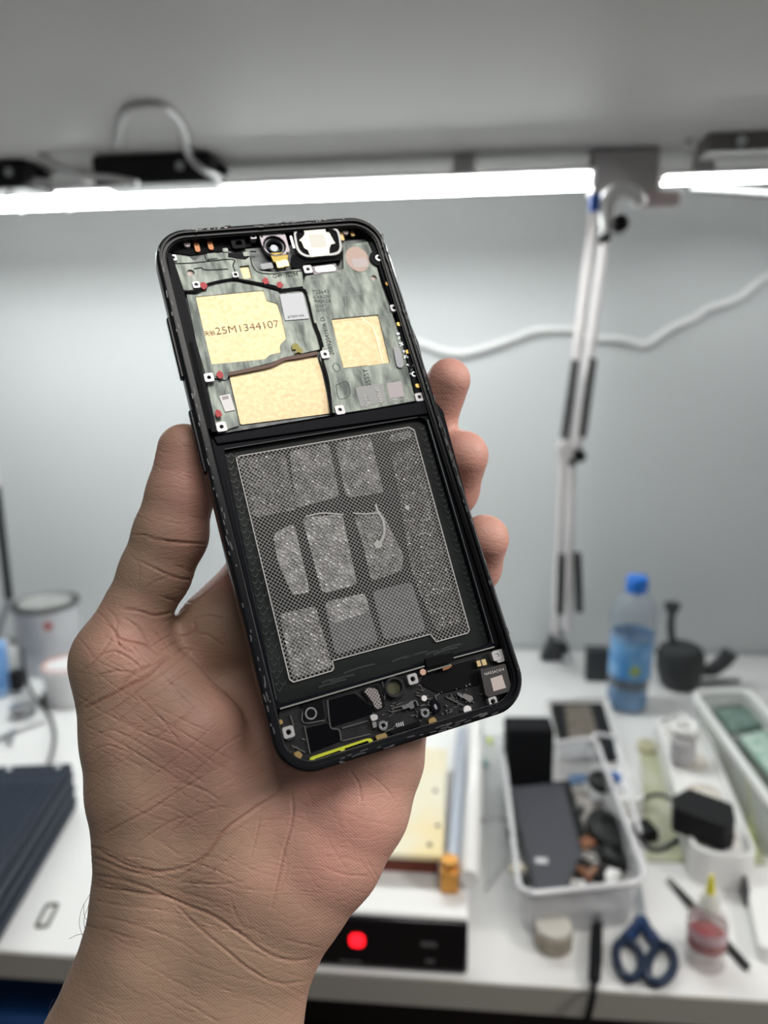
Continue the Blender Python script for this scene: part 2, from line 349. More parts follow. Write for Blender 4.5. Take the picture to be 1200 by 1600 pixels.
# navy ridged case
pA, pB = T(121, 1262), T(0, 1473)                     # its long bottom edge on the bench
d = (pB - pA).normalized(); ang = math.atan2(d.y, d.x); Lc = (pB - pA).length + 0.07; Hc = 0.062; Wc = 0.088
nc = thing('ridged_case', 'dark navy ridged metal case with round screws at left', 'power supply', pA, ang)
navy = M('navy_metal', (0.010, 0.016, 0.030), 0.45, 0.0, spec=0.25)
navy2 = M('navy_ridge', (0.018, 0.027, 0.045), 0.42, 0.0, spec=0.3)
sgn = -1 if (Matrix.Rotation(ang, 3, 'Z') @ Vector((0, 1, 0))).x > 0 else 1
MB().box((Lc / 2, sgn * Wc / 2, Hc / 2), (Lc, Wc, Hc)).done('case_body', navy, nc, 0.003)
for k in range(9):
    MB().box((Lc / 2 + 0.016, sgn * (0.010 + 0.0085 * k), Hc + 0.001), (Lc - 0.05, 0.004, 0.004)).done('ridge', navy2, nc, 0.001)
for k in range(3):
    MB().box((Lc / 2, -sgn * 0.001, 0.014 + 0.017 * k), (Lc - 0.01, 0.004, 0.006)).done('side_rib', navy2, nc, 0.001)
for q in ((0.010, sgn * 0.014), (0.010, sgn * 0.072)):
    MB().lathe([(0.0045, 0), (0.0035, 0.002), (0.001, 0.0025)], (q[0], q[1], Hc), 14).done('screw', steel, nc)

# oval metal ring lying on the bench
c = T(74, 1431); a2 = T(64, 1450); a1 = T(84, 1411); an = math.atan2((a1 - a2).y, (a1 - a2).x)
rg = MB().prism([rrect(0.034, 0.014, 0.004), rrect(0.027, 0.0075, 0.002)[::-1]], 0, 0.002).done('oblong_ring', M('ring_metal', (0.10, 0.10, 0.09), 0.4, 0.3), None, 0.0004, loc=c)
rg.rotation_euler = (0, 0, an); tag(rg, 'small dark oblong ring lying on the bench beside the navy case', 'ring')
# blue chest below the bench
bc = thing('storage_chest', 'deep blue plastic chest under the left end of the bench', 'chest', (-0.48, 0.80, 0))
blue = M('chest_blue', (0.005, 0.045, 0.16), 0.5)
MB().box((0, 0, 0.30), (0.42, 0.36, 0.60)).done('chest_body', blue, bc, 0.008)
MB().box((0, 0, 0.622), (0.44, 0.38, 0.044)).done('lid', blue, bc, 0.008)
# ------------------------------------------------------------------ separating machine with its heated plate
fy = 0.592
pr = Yp(733, 1437, fy); pbt = Yp(729, 1532, fy)
MH = pr.z - TZ; MW = 0.24; MD = 0.36
mc = thing('heating_machine', 'white heating machine with black front panel and a red light', 'machine', (pr.x - MW / 2, fy, TZ))
body = MB().box((0, MD / 2 + 0.002, MH / 2 + 0.0005), (MW, MD, MH - 0.001)).done('machine_body', white_pl, mc, 0.003)
MB().box((0, -0.0005, MH / 2), (MW - 0.002, 0.006, MH - 0.003)).done('front_panel', M('panel_gloss', (0.006, 0.006, 0.008), 0.12), mc, 0.003)
q = Yp(558, 1469, fy - 0.004) - Vector(mc.location)
rl_ = MB().prism(rrect(0.0135, 0.0135, 0.005), 0, 0.001).done('red_light', M('red_led', (0.6, 0.0, 0.0), 0.4, emit=((1.0, 0.01, 0.02), 2.5)), mc, loc=q)
rl_.rotation_euler = (math.pi / 2, 0, 0)
for u, v, w_, h_ in ((670, 1476, .014, .004), (672, 1502, .008, .003), (548, 1503, .020, .0015)):
    q = Yp(u, v, fy - 0.0042) - Vector(mc.location)
    MB().box(q, (w_, 0.0006, h_)).done('panel_marking', M('panel_print', (0.10, 0.10, 0.10), 0.5), mc)
O = Vector(mc.location)
# heated plate
zt = TZ + MH + 0.024
pR1, pR0 = T(692, 1338, zt), T(707, 1160, zt)
x1 = pR1.x - O.x; y0 = pR1.y - O.y; y1 = y0 + 0.20
plate_m = M('cream_plate', (0.74, 0.60, 0.30), 0.4, noise=(9, (0.70, 0.66, 0.52), 0.12))
MB().box((x1 - 0.09, (y0 + y1) / 2, MH + 0.021), (0.18, y1 - y0, 0.006)).done('heating_plate', plate_m, mc, 0.001)
MB().box((x1 - 0.107, (y0 + y1) / 2, MH + 0.0245), (0.10, y1 - y0 - 0.05, 0.0015)).done('silicone_mat', M('pale_mat', (0.66, 0.64, 0.58), 0.6), mc)
MB().box((x1 - 0.09, (y0 + y1) / 2, MH + 0.009), (0.17, y1 - y0 - 0.012, 0.018)).done('plate_base', M('red_brown', (0.16, 0.03, 0.015), 0.5), mc, 0.001)
for u, v in ((680, 1236), (671, 1320), (684, 1290)):
    q = T(u, v, zt) - O; MB().lathe([(0.0028, 0), (0.0022, 0.0012)], (q.x, q.y, MH + 0.024), 14).done('screw', tin_d, mc)
# clamp rod with copper coloured end, lies on the machine
zr = TZ + MH + 0.016
a, b = T(706, 1356, zr), T(722, 1140, zr)
rd = thing('clamp_rod', 'silver rod with a copper coloured end block on the heating machine', 'rod', (a.x, a.y, TZ + MH)); o_ = Vector(rd.location)
MB().cyl(Vector((0, 0, 0.014)), Vector(((b - a).x, (b - a).y, 0.014)), 0.0072).done('rod', M('rod_grey', (0.50, 0.54, 0.62), 0.3, 0.5), rd)
copper = M('copper_block', (0.62, 0.30, 0.07), 0.35, 0.6)
MB().box((-0.002, -0.006, 0.0115), (0.017, 0.022, 0.022)).done('end_block', copper, rd, 0.002)
MB().cyl((-0.002, -0.006, 0.022), (-0.002, -0.006, 0.030), 0.008).done('knob', copper, rd)
# ribbed hose
pts = [T(732, 1372, zr), T(736, 1300, zr), T(740, 1230, zr), T(744, 1150, zr), T(747, 1090, zr)]
sp_ = spline([Vector(p) - Vector((pts[0].x, pts[0].y, TZ + MH)) for p in pts], 36)
hs = MB().tube(sp_, [0.0082 + 0.0011 * math.sin(i * math.pi / 1.5) for i in range(len(sp_))], 16).done('ribbed_hose', white_pl, None, loc=(pts[0].x, pts[0].y, TZ + MH))
tag(hs, 'white ribbed hose running back along the heating machine edge', 'hose')

# ------------------------------------------------------------------ clear container with parts
def thin_clear(name, tint, op, rough=0.15):
    m = bpy.data.materials.new(name); m.use_nodes = True; nt = m.node_tree; b = nt.nodes['Principled BSDF']
    b.inputs['Base Color'].default_value = (*tint, 1); b.inputs['Roughness'].default_value = rough; b.inputs['Alpha'].default_value = op
    return m
clear_m = thin_clear('clear_plastic', (0.72, 0.72, 0.74), 0.34)
clear_rim = thin_clear('clear_plastic_rim', (0.74, 0.74, 0.76), 0.72)
def open_tub(t, quad, h, z0, slope=0.86, mat=clear_m, rim=clear_rim, r=0.02, rimr=0.0028):
    """quad: four table points of the rim outline, local to t"""
    cx = sum(p[0] for p in quad) / 4; cy = sum(p[1] for p in quad) / 4
    top = roundpoly(quad, r, 5)
    def ringz(k, z): return [(cx + (x - cx) * k, cy + (y - cy) * k, z) for x, y in top]
    MB().loft([ringz(slope, z0 + 0.0008), ringz(slope + 0.02, z0 + 0.004), ringz(0.995, h), ringz(0.975, h), ringz(slope, z0 + 0.005), ringz(slope - 0.02, z0 + 0.0025)]).done('tub_wall', mat, t)
    MB().tube([Vector(p) for p in ringz(1.0, h)] + [Vector(ringz(1.0, h)[0])], rimr, 8).done('rim', rim, t)
RZ = TZ + 0.062
rimq = [T(786, 1172, RZ), T(930, 1152, RZ), T(1012, 1378, RZ), T(812, 1398, RZ)]
c = T(900, 1330); bx = thing('parts_container', 'clear plastic container heaped with phone parts', 'container', c); o_ = Vector(c)
open_tub(bx, [((p - o_).x, (p - o_).y) for p in rimq], 0.062, 0)
# pull loop of the rim
pts = [T(u, v, RZ + 0.002) - o_ for u, v in ((928, 1160), (928, 1148), (942, 1148), (962, 1153), (964, 1168), (980, 1230), (1000, 1300))]
MB().tube(spline(pts), 0.0025, 8).done('handle_loop', clear_rim, bx)
def slab(name, label, cat, quad, zt, th, mat, bev=0.002, r=0.004, parent=None, group=None, zs=None):
    """a flat piece with its top outline through four photo points on the plane z = zt"""
    P4 = [T(u, v, zt) for u, v in quad]; c = sum(P4, Vector()) / len(P4)
    o = MB().prism(roundpoly([((p - c).x, (p - c).y) for p in P4], r, 4), -th, 0).done(name, mat, None, bev, loc=(c.x, c.y, zt))
    if label: tag(o, label, cat, group)
    return o
sl = slab('phone_shell', 'dark grey phone back cover leaning in the clear container', 'phone part', ((797, 1231), (879, 1221), (908, 1330), (886, 1384), (838, 1392)), TZ + 0.045, 0.008, M('back_grey', (0.048, 0.050, 0.060), 0.5, spec=0.3))
mk = T(846, 1345, TZ + 0.0455); q = MB().box((0, 0, 0), (0.012, 0.008, 0.001)).done('emblem', M('emblem', (0.5, 0.5, 0.52), 0.4), sl, loc=mk - Vector(sl.location))
sl = slab('phone_housing', 'black phone housing edge lying under the grey phone back cover', 'phone part', ((850, 1222), (889, 1218), (925, 1335), (900, 1372)), TZ + 0.035, 0.010, black)
t = T(826, 1228, TZ + 0.03); bb = MB().box((0, 0.018, 0.035), (0.057, 0.036, 0.078), 0.05).done('foam_block', black_soft, None, 0.004, loc=t)
tag(bb, 'black block standing behind the grey phone back cover', 'block')
def disc(name, label, cat, u, v, z, r, h, mat, group=None, sq=1.0, rz=0.0):
    c = T(u, v, z); o = MB().lathe([(r * 0.85, 0), (r, h * 0.3), (r * 0.95, h * 0.8), (r * 0.4, h), (r * 0.35, h * 0.8)], (0, 0, 0), 24).done(name, mat, None, loc=c)
    o.scale = (1, sq, 1); o.rotation_euler = (0.15, 0.1, rz); tag(o, label, cat, group); return o
disc('loudspeaker', 'black round speaker part at the back right of the clear container', 'speaker', 940, 1228, TZ + 0.04, 0.017, 0.012, black)
disc('loudspeaker', 'larger black speaker part in the middle right of the container', 'speaker', 948, 1306, TZ + 0.034, 0.023, 0.015, black, None, 1.25, 0.3)
disc('loudspeaker', 'black speaker part near the front right corner of the container', 'speaker', 960, 1345, TZ + 0.03, 0.014, 0.012, black, None, 1.3, 0.5)
sl = slab('circuit_board', 'pale grey circuit piece between phone back cover and black speakers', 'circuit board', ((893, 1228), (915, 1225), (935, 1285), (915, 1300)), TZ + 0.032, 0.003, M('pale_board', (0.42, 0.40, 0.38), 0.4, noise=(150, (0.15, 0.13, 0.11), 0.1)))
sl = slab('brown_connector', 'brown ribbon connector beside the larger black speaker part', 'connector', ((905, 1312), (925, 1300), (932, 1316), (912, 1326)), TZ + 0.04, 0.003, M('brown_flex', (0.18, 0.07, 0.03), 0.4), 0.0005, 0.002)
random.seed(5)
silver = M('part_silver', (0.65, 0.64, 0.62), 0.25, 0.8, noise=(300, (0.3, 0.29, 0.27), 0.1)); brownp = M('part_brown', (0.24, 0.11, 0.06), 0.4); goldp = M('part_gold', (0.6, 0.42, 0.2), 0.4, 0.5)
spots = [(895, 1338, .018, .012, silver, 'bright silver shielded part by the phone cover'), (920, 1345, .016, .020, silver, 'upright bright silver part beside the brown coil'), (905, 1365, .014, .010, brownp, 'brown part at the front of the container'),
         (925, 1370, .018, .008, brownp, 'brown strip part near the front rim'), (888, 1378, .012, .008, goldp, 'gold part at the front rim of the container'), (870, 1388, .010, .008, goldp, 'gold part by the tip of the phone cover'),
         (935, 1372, .018, .012, black, 'black square part near the front rim'), (896, 1385, .022, .006, white_pl, 'white strip part along the front rim'), (955, 1375, .02, .012, white_pl, 'white part in the front right corner'),
         (808, 1362, .012, .016, M('part_cream', (0.6, 0.55, 0.45), 0.5), 'cream part at the left front corner'), (818, 1380, .010, .010, dark_grey, 'dark grey part at the left front corner'), (800, 1305, .012, .010, black, 'black part by the left wall of the container'),
         (913, 1240, .012, .016, silver, 'silver part behind the pale circuit piece'), (905, 1270, .010, .012, dark_grey, 'dark part lying on the pale circuit piece')]
for k, (u, v, w_, d_, m_, lb) in enumerate(spots):
    c = T(u, v, TZ + 0.030)
    mb = MB().box((0, 0, 0.003), (w_, d_, 0.006)).box((w_ * 0.2, 0, 0.0065), (w_ * 0.35, d_ * 0.6, 0.003)).box((-w_ * 0.3, d_ * 0.2, 0.007), (w_ * 0.2, d_ * 0.3, 0.002))
    o = mb.done('phone_component', m_, None, 0.0006, loc=c); o.rotation_euler = (0.15 * math.sin(k), 0.15, k * 1.3)
    tag(o, lb, 'phone part', 'small phone parts in the clear container')
# clutter sheet at the bottom of the container
c = T(900, 1320); hp = MB().box((0, 0, 0.012), (0.10, 0.11, 0.020), 0.1).done('parts_heap', M('heap', (0.32, 0.31, 0.30), 0.5, noise=(90, (0.06, 0.055, 0.05), 0.12), bump=(120, 1.0, 0.004)), None, 0.004, loc=c)
tag(hp, 'heap of small loose scrap parts filling the clear container', 'scrap', kind='stuff')

# bag of clear plastic beside the container
m_bag = thin_clear('bag_film', (0.62, 0.64, 0.64), 0.32, 0.3)
nb = []; gx, gy = 14, 20; A4 = [T(752, 1150), T(786, 1150), T(812, 1330), T(758, 1400)]
for j in range(gy + 1):
    for i in range(gx + 1):
        s, t = i / gx, j / gy; p = (A4[0] * (1 - s) + A4[1] * s) * (1 - t) + (A4[3] * (1 - s) + A4[2] * s) * t
        nb.append((p.x, p.y, TZ + 0.004 + 0.010 * math.sin(math.pi * s) * math.sin(math.pi * t) * (0.6 + 0.4 * math.sin(9 * s + 7 * t) * math.sin(13 * t))))
mb = MB(); mb.add([Vector(p) - A4[3] for p in nb], [(j * (gx + 1) + i, j * (gx + 1) + i + 1, (j + 1) * (gx + 1) + i + 1, (j + 1) * (gx + 1) + i) for j in range(gy) for i in range(gx)])
o = mb.done('plastic_bag', m_bag, None, loc=A4[3]); m = o.modifiers.new('thick', 'SOLIDIFY'); m.thickness = 0.0004
tag(o, 'crumpled clear plastic bag between the hose and the parts container', 'bag')
for u, v, m_, lb in ((765, 1160, M('lime_bit', (0.5, 0.6, 0.05), 0.4), 'small lime green bit near the black foam block'), (758, 1195, M('teal_bit', (0.15, 0.3, 0.28), 0.4), 'small teal bit on the clear bag'), (799, 1306, dark_grey, 'small dark bit against the container wall')):
    c = T(u, v, TZ + 0.012); o = MB().box((0, 0, 0.003), (0.007, 0.012, 0.006)).done('plastic_bit', m_, None, 0.001, loc=c); tag(o, lb, 'plastic bit')
mb = MB().tube(spline([T(752, 1282, TZ + .003) - T(752, 1282), T(775, 1278, TZ + .003) - T(752, 1282), T(800, 1285, TZ + .004) - T(752, 1282)]), 0.0012, 6)
tag(mb.done('wire_scrap', dark_grey, None, loc=T(752, 1282)), 'short dark wire lying left of the parts container', 'wire')

# white tray with the opened phone
wt = thing('white_tray', 'white tray behind the parts container holding an opened phone', 'tray', T(915, 1200)); o_ = Vector(wt.location)
tq = [T(u, v, TZ + 0.02) - o_ for u, v in ((850, 1092), (948, 1086), (1008, 1248))] + [Vector((0.184, 0.842, 0)) - o_, Vector((0.182, 0.922, 0)) - o_, Vector((0.122, 0.928, 0)) - o_]
out = roundpoly([(p.x, p.y) for p in tq], 0.008, 4); cx = sum(p[0] for p in out) / len(out); cy = sum(p[1] for p in out) / len(out)
inn = [(cx + (x - cx) * 0.95, cy + (y - cy) * 0.97) for x, y in out]
MB().prism([out, inn[::-1]], 0, 0.02).done('tray_rim', white_pl, wt, 0.002)
MB().prism(inn, 0, 0.012).done('tray_floor', white_pl, wt, 0.001)
ph = slab('opened_phone', 'opened black phone showing a brown metal back, in the white tray', 'phone', ((860, 1099), (942, 1098), (966, 1180), (880, 1186)), TZ + 0.021, 0.009, black, 0.002, 0.006)
o_ = Vector(ph.location); q4 = [T(u, v, TZ + 0.0215) - o_ for u, v in ((882, 1103), (922, 1102), (942, 1178), (893, 1180))]
MB().prism([(p.x, p.y) for p in q4], 0, 0.001).done('metal_plate', M('brown_metal', (0.28, 0.24, 0.20), 0.35, 0.6, noise=(60, (0.18, 0.15, 0.12), 0.15)), ph)
slab('glass_piece', 'grey glass piece at the foot of the opened phone', 'glass', ((870, 1161), (918, 1158), (930, 1180), (874, 1184)), TZ + 0.030, 0.002, M('glass_grey', (0.30, 0.32, 0.34), 0.15), 0.0005, 0.006)
slab('black_module', 'small black module at the lower right corner of the opened phone', 'module', ((941, 1158), (955, 1156), (965, 1178), (953, 1184)), TZ + 0.028, 0.006, black)
disc('blue_disc', 'blue round cap on the white tray near the container handle', 'cap', 958, 1217, TZ + 0.024, 0.010, 0.006, M('cap_blue', (0.03, 0.12, 0.42), 0.4))
slab('blue_sponge', 'dull blue pad in the white tray beside the black speaker', 'pad', ((888, 1212), (915, 1206), (918, 1216), (890, 1222)), TZ + 0.022, 0.006, M('sponge_blue', (0.10, 0.18, 0.32), 0.7))

# small objects near the front edge
jar = thing('small_jar', 'low brown glass jar in front of the parts container', 'jar', T(864, 1476)); 
MB().lathe([(0.016, 0), (0.018, 0.002), (0.018, 0.016), (0.015, 0.018)], (0, 0, 0), 32).done('jar_body', M('jar_brown', (0.34, 0.30, 0.24), 0.25, noise=(60, (0.20, 0.17, 0.13), 0.15)), jar)
MB().lathe([(0.0165, 0.018), (0.0165, 0.022), (0.014, 0.0225)], (0, 0, 0), 32).done('lid', M('jar_lid', (0.52, 0.50, 0.45), 0.3), jar)
# scissors
sc_ = thing('scissors', 'scissors with dark blue handles poking from under the container', 'scissors', T(1001, 1440)); o_ = Vector(sc_.location)
hm = M('handle_navy', (0.008, 0.018, 0.045), 0.35)
def tl(u, v, z=TZ + 0.006): return T(u, v, z) - o_
for name, cu, cv, ru, rv, tilt, root in (('left', 983, 1499, 19, 30, -0.25, ((1001, 1437), (990, 1455), (978, 1470))), ('right', 1033, 1507, 20, 30, 0.28, ((1004, 1437), (1015, 1458), (1028, 1477)))):
    ring = []
    for k in range(33):
        a = 2 * math.pi * k / 32; x, y = ru * math.cos(a), rv * math.sin(a) * (1 - 0.12 * math.cos(a))
        tt = tilt if name == 'left' else -tilt
        tt = 0.28 if name == 'left' else -0.28
        ring.append(tl(cu + x * math.cos(tt) + y * math.sin(tt) * 1, cv - x * math.sin(tt) + y * math.cos(tt)))
    MB().tube(ring, 0.0042, 10).done('handle', hm, sc_)
    nk = [tl(*q) for q in root]
    MB().tube(spline([nk[0] + Vector((0, 0, 0)), nk[1], nk[2]]), [0.0052] * 8 + [0.0062] * 9, 10).done('shank', M('shank_blue', (0.012, 0.035, 0.11), 0.35), sc_)
for s_ in (-1, 1):
    b_ = [tl(1001 + s_ * 5, 1445), tl(1001 + s_ * 4, 1420), tl(997 + s_ * 2, 1385), tl(992, 1335)]
    MB().prism([(p.x - 0.0022, p.y) for p in b_[:3]] + [(b_[3].x, b_[3].y)] + [(p.x + 0.0022, p.y) for p in b_[:3]][::-1], 0.004 + 0.001 * s_, 0.0056 + 0.001 * s_).done('blade', steel, sc_)
q = tl(1002, 1437); MB().lathe([(0.0035, 0), (0.003, 0.002)], (q.x, q.y, 0.0085), 14).done('pivot', steel, sc_)
# dropper bottle with red liquid
db = thing('dropper_bottle', 'squat clear dropper bottle of red liquid with yellow tip', 'bottle', T(1101, 1503)); 
bcl = thin_clear('bottle_clear', (0.66, 0.60, 0.58), 0.28); R_ = 0.0175
MB().lathe([(R_ * 0.9, 0), (R_, 0.003), (R_, 0.044), (R_ * 0.9, 0.050), (R_ * 0.45, 0.058), (R_ * 0.4, 0.060)], (0, 0, 0), 32).done('bottle_body', bcl, db)
MB().lathe([(R_ * 0.93, 0.019), (R_ * 0.95, 0.020), (R_ * 0.95, 0.030), (R_ * 0.93, 0.031)], (0, 0, 0), 32).done('red_liquid', M('liquid_red', (0.30, 0.004, 0.015), 0.3), db)
MB().lathe([(R_ * 1.01, 0.031), (R_ * 1.01, 0.041)], (0, 0, 0), 32, cap=False).done('label_band', thin_clear('pink_band', (0.62, 0.48, 0.52), 0.8), db)
MB().lathe([(R_ * 0.5, 0.058), (R_ * 0.5, 0.064), (0.0045, 0.072)], (0, 0, 0), 24).done('nozzle', thin_clear('nozzle_clear', (0.75, 0.75, 0.68), 0.7), db)
MB().lathe([(0.0040, 0.070), (0.0032, 0.082), (0.0015, 0.090)], (0, 0, 0), 16).done('tip', M('tip_yellow', (0.75, 0.68, 0.05), 0.4), db)
# tweezers
a, b = T(1043, 1378), T(1168, 1518); tw = thing('tweezers', 'black tweezers lying diagonally behind the dropper bottle', 'tweezers', a); d = (b - a); an = math.atan2(d.y, d.x); tw.rotation_euler = (0, 0, an); L_ = d.length
tws = M('tweezer_black', (0.03, 0.03, 0.03), 0.35, 0.3)
for s_ in (-1, 1):
    ta_ = MB().loft([[(x, s_ * (0.0010 + 0.0 * w_) + yy * w_, 0.001 + zz + s_ * 0) for yy, zz in ((-1, 0), (1, 0), (1, 0.0024), (-1, 0.0024))] for x, w_ in ((0, 0.0004), (0.012, 0.0009), (L_ * 0.35, 0.0027), (L_ * 0.5, 0.003), (L_ * 0.8, 0.0022), (L_, 0.0018))]).done('arm', tws, tw)
    ta_.location = (0, 0, 0.0 if s_ < 0 else 0.003)
# slim black tool with its lead over the bench edge
a = T(935, 1425); st = thing('slim_tool', 'slim black handheld tool with its lead over the bench edge', 'tool', a); o_ = Vector(a)
g = [T(u, v, TZ + z) - o_ for u, v, z in ((936, 1426, .006), (934, 1440, .007), (932, 1470, .008), (931, 1500, .008), (929, 1528, .007), (928, 1536, .006))]
sp_ = spline(g, 6); rr = np.interp(np.linspace(0, 1, len(sp_)), [0, .08, .4, .8, 1], [.0022, .004, .0056, .0052, .003]).tolist()
MB().tube(sp_, rr, 14).done('grip', black_soft, st)
e = Vector((0, 0.578, 0.752)); l0 = T(928, 1536, TZ + .006)
g = [l0 - o_, T(927, 1552, TZ + .005) - o_, Yp(921, 1580, 0.570) - o_, Yp(915, 1602, 0.568) - o_, Yp(906, 1650, 0.567) - o_]
MB().tube(spline(g, 6), 0.0030, 10).done('cord', black, st)

# ------------------------------------------------------------------ back right of the bench
c = T(978, 1104); bt = thing('water_bottle', 'half full water bottle with blue cap and blue label', 'bottle', c)
wcl = thin_clear('pet_clear', (0.38, 0.46, 0.54), 0.30, 0.1)
MB().lathe([(0.020, 0), (0.029, 0.003), (0.031, 0.010), (0.030, 0.050), (0.031, 0.056), (0.031, 0.11), (0.0345, 0.125), (0.0355, 0.145), (0.033, 0.165), (0.024, 0.18), (0.014, 0.186), (0.014, 0.190)], (0, 0, 0), 40).done('bottle_body', wcl, bt)
MB().lathe([(0.018, 0.002), (0.028, 0.004), (0.0295, 0.010), (0.0285, 0.036)], (0, 0, 0), 32).done('water', M('water_blue', (0.10, 0.28, 0.55), 0.12), bt)
MB().lathe([(0.0285, 0.037), (0.0285, 0.056), (0.0270, 0.058)], (0, 0, 0), 32).done('dark_water_band', M('water_dark', (0.02, 0.045, 0.08), 0.2), bt)
lb = MB().lathe([(0.0315, 0.056), (0.0316, 0.058), (0.0316, 0.122), (0.0315, 0.124)], (0, 0, 0), 40, cap=False).done('label', M('label_blue', (0.06, 0.26, 0.60), 0.35, noise=(55, (0.22, 0.45, 0.75), 0.12)), bt)
v = Vector((-c.x, -c.y, 0)).normalized(); v = Matrix.Rotation(0.25, 3, 'Z') @ v; q = v * 0.0315
MB().lathe([(0.008, 0), (0.008, 0.0006)], (q.x, q.y, 0.072), 16, v).done('green_mark', M('mark_green', (0.35, 0.45, 0.10), 0.5), bt)
MB().lathe([(0.0155, 0.187), (0.0163, 0.189), (0.0163, 0.208), (0.014, 0.211)], (0, 0, 0), 32).done('cap', M('cap_bright_blue', (0.01, 0.18, 0.72), 0.35), bt)
bt.rotation_euler = (0, 0.035, 0)
# dark pot with stem
c = T(1060, 1072); pot = thing('tool_pot', 'dark round pot with an upright stem, behind the water bottle', 'pot', c)
MB().lathe([(0.024, 0), (0.030, 0.006), (0.037, 0.03), (0.038, 0.055), (0.032, 0.068), (0.020, 0.074)], (0, 0, 0), 32).done('pot_body', M('pot_dark', (0.03, 0.033, 0.035), 0.5, bump=(90, 0.6, 0.003)), pot)
MB().tube(spline([(-0.012, 0, 0.07), (-0.018, 0, 0.10), (-0.018, 0, 0.13)]), 0.006, 10).done('stem', dark_grey, pot)
MB().lathe([(0.006, 0.125), (0.012, 0.134), (0.013, 0.142), (0.009, 0.144)], (-0.018, 0, 0), 20).done('stem_head', dark_grey, pot)
MB().tube(spline([(0.030, 0, 0.030), (0.050, 0, 0.030), (0.068, 0, 0.045), (0.078, 0, 0.062)]), [.010] * 8 + [.012] * 8 + [.013] * 9, 12).done('side_arm', dark_grey, pot)
p = T(933, 1066); o = MB().box((0, 0.012, 0.028), (0.036, 0.024, 0.056)).done('small_box', dark_grey, None, 0.002, loc=p); tag(o, 'small dark grey box standing left of the water bottle', 'box')
c = T(1120, 1072, TZ); g = [(x, y, z) for x, y, z in ((-0.06, -0.02, 0.004), (-0.03, 0.0, 0.004), (0.0, 0.01, 0.004), (0.04, 0.015, 0.004))]
tag(MB().tube(spline(g), 0.005, 10).done('grey_hose', grey_pl, None, loc=c), 'grey hose piece lying in front of the dark pot', 'hose')

# power strip
pa, pb = T(1062, 1128, TZ + .04), T(1130, 1322, TZ + .04); d = pb - pa; an = math.atan2(d.y, d.x); L_ = d.length
ps = thing('power_strip', 'white power strip with round sockets running towards the camera', 'power strip', (pa.x, pa.y, TZ), an); o_ = Vector(ps.location); Rn = Matrix.Rotation(-an, 3, 'Z')
MB().prism(rrect(L_ + 0.03, 0.064, 0.02, 8, L_ / 2), 0, 0.034).done('strip_body', white_pl, ps, 0.003)
MB().prism([rrect(L_ + 0.03, 0.064, 0.02, 8, L_ / 2), rrect(L_ + 0.02, 0.054, 0.016, 8, L_ / 2)[::-1]], 0.034, 0.040).done('strip_rim', white_pl, ps, 0.0015)
for k in range(4):
    MB().lathe([(0.020, 0.034), (0.020, 0.037), (0.018, 0.0375), (0.017, 0.0345), (0.004, 0.0345)], (0.022 + k * (L_ - 0.02) / 3.4, 0, 0), 28).done('socket', M('socket_cream', (0.66, 0.62, 0.56), 0.45), ps)
zt = TZ + 0.066
pt4 = [T(u, v, zt) for u, v in ((1050, 1243), (1076, 1230), (1142, 1252), (1148, 1282), (1108, 1290))]
ad = slab('plug_adapter', 'black plug-in adapter on the near end of the power strip', 'power adapter', ((1050, 1245), (1076, 1231), (1145, 1256), (1150, 1286), (1132, 1292), (1052, 1262)), zt, 0.028, black, 0.003, 0.005)
def cord(u0, pts, r, label, mat=dark_grey, name='power_cable'):
    P0 = T(*pts[0][:2], TZ); g = [T(u, v, TZ + z) - P0 for u, v, z in pts]
    o = MB().tube(spline(g, 6), r, 8).done(name, mat, None, loc=P0); return tag(o, label, 'cable')
cord(0, [(1052, 1250, .045), (1030, 1242, .03), (1010, 1246, .012), (990, 1256, .006), (975, 1262, .004)], 0.0026, 'dark cord leading from the adapter towards the parts container')
cord(0, [(1090, 1305, .004), (1060, 1312, .004), (1035, 1326, .004), (1015, 1325, .004), (1000, 1308, .004)], 0.0028, 'dark cord curving on the bench below the power strip')
p = T(1008, 1308); o = MB().box((0, 0, 0.008), (0.020, 0.026, 0.016), 0.3).done('black_plug', black, None, 0.003, loc=p); tag(o, 'black plug lying between the container and power strip', 'plug')
# white round charger plugged in the strip's far end
ch = thing('round_charger', 'round white charger plugged into the far end of the strip', 'charger', T(1066, 1188, TZ + 0.04))
MB().lathe([(0.014, 0), (0.015, 0.004), (0.015, 0.028), (0.012, 0.032)], (0, 0, 0), 28).done('charger_body', M('charger_grey', (0.45, 0.44, 0.45), 0.4), ch)
MB().tube([(0.002 + 0.0135 * math.cos(a), 0.008 + 0.0135 * math.sin(a), 0.040) for a in [2 * math.pi * k / 24 for k in range(25)]], 0.0055, 10).done('charger_ring', white_pl, ch)
cord(0, [(1085, 1135, .07), (1070, 1118, .06), (1050, 1120, .04), (1035, 1140, .02), (1025, 1150, .01)], 0.003, 'white cord draped over the far end of the strip', white_pl)
# glue pot and olive mat
disc('glue_pot', 'cream coloured pot beyond the far end of the power strip', 'pot', 1010, 1172, TZ, 0.014, 0.012, M('glue', (0.45, 0.42, 0.28), 0.4))
slab('cutting_mat', 'translucent olive green mat under the power strip', 'mat', ((1000, 1175), (1120, 1120), (1200, 1350), (1010, 1345)), TZ + 0.002, 0.0015, M('olive_mat', (0.36, 0.38, 0.20), 0.4, noise=(9, (0.50, 0.50, 0.42), 0.12)), 0.0003, 0.004)
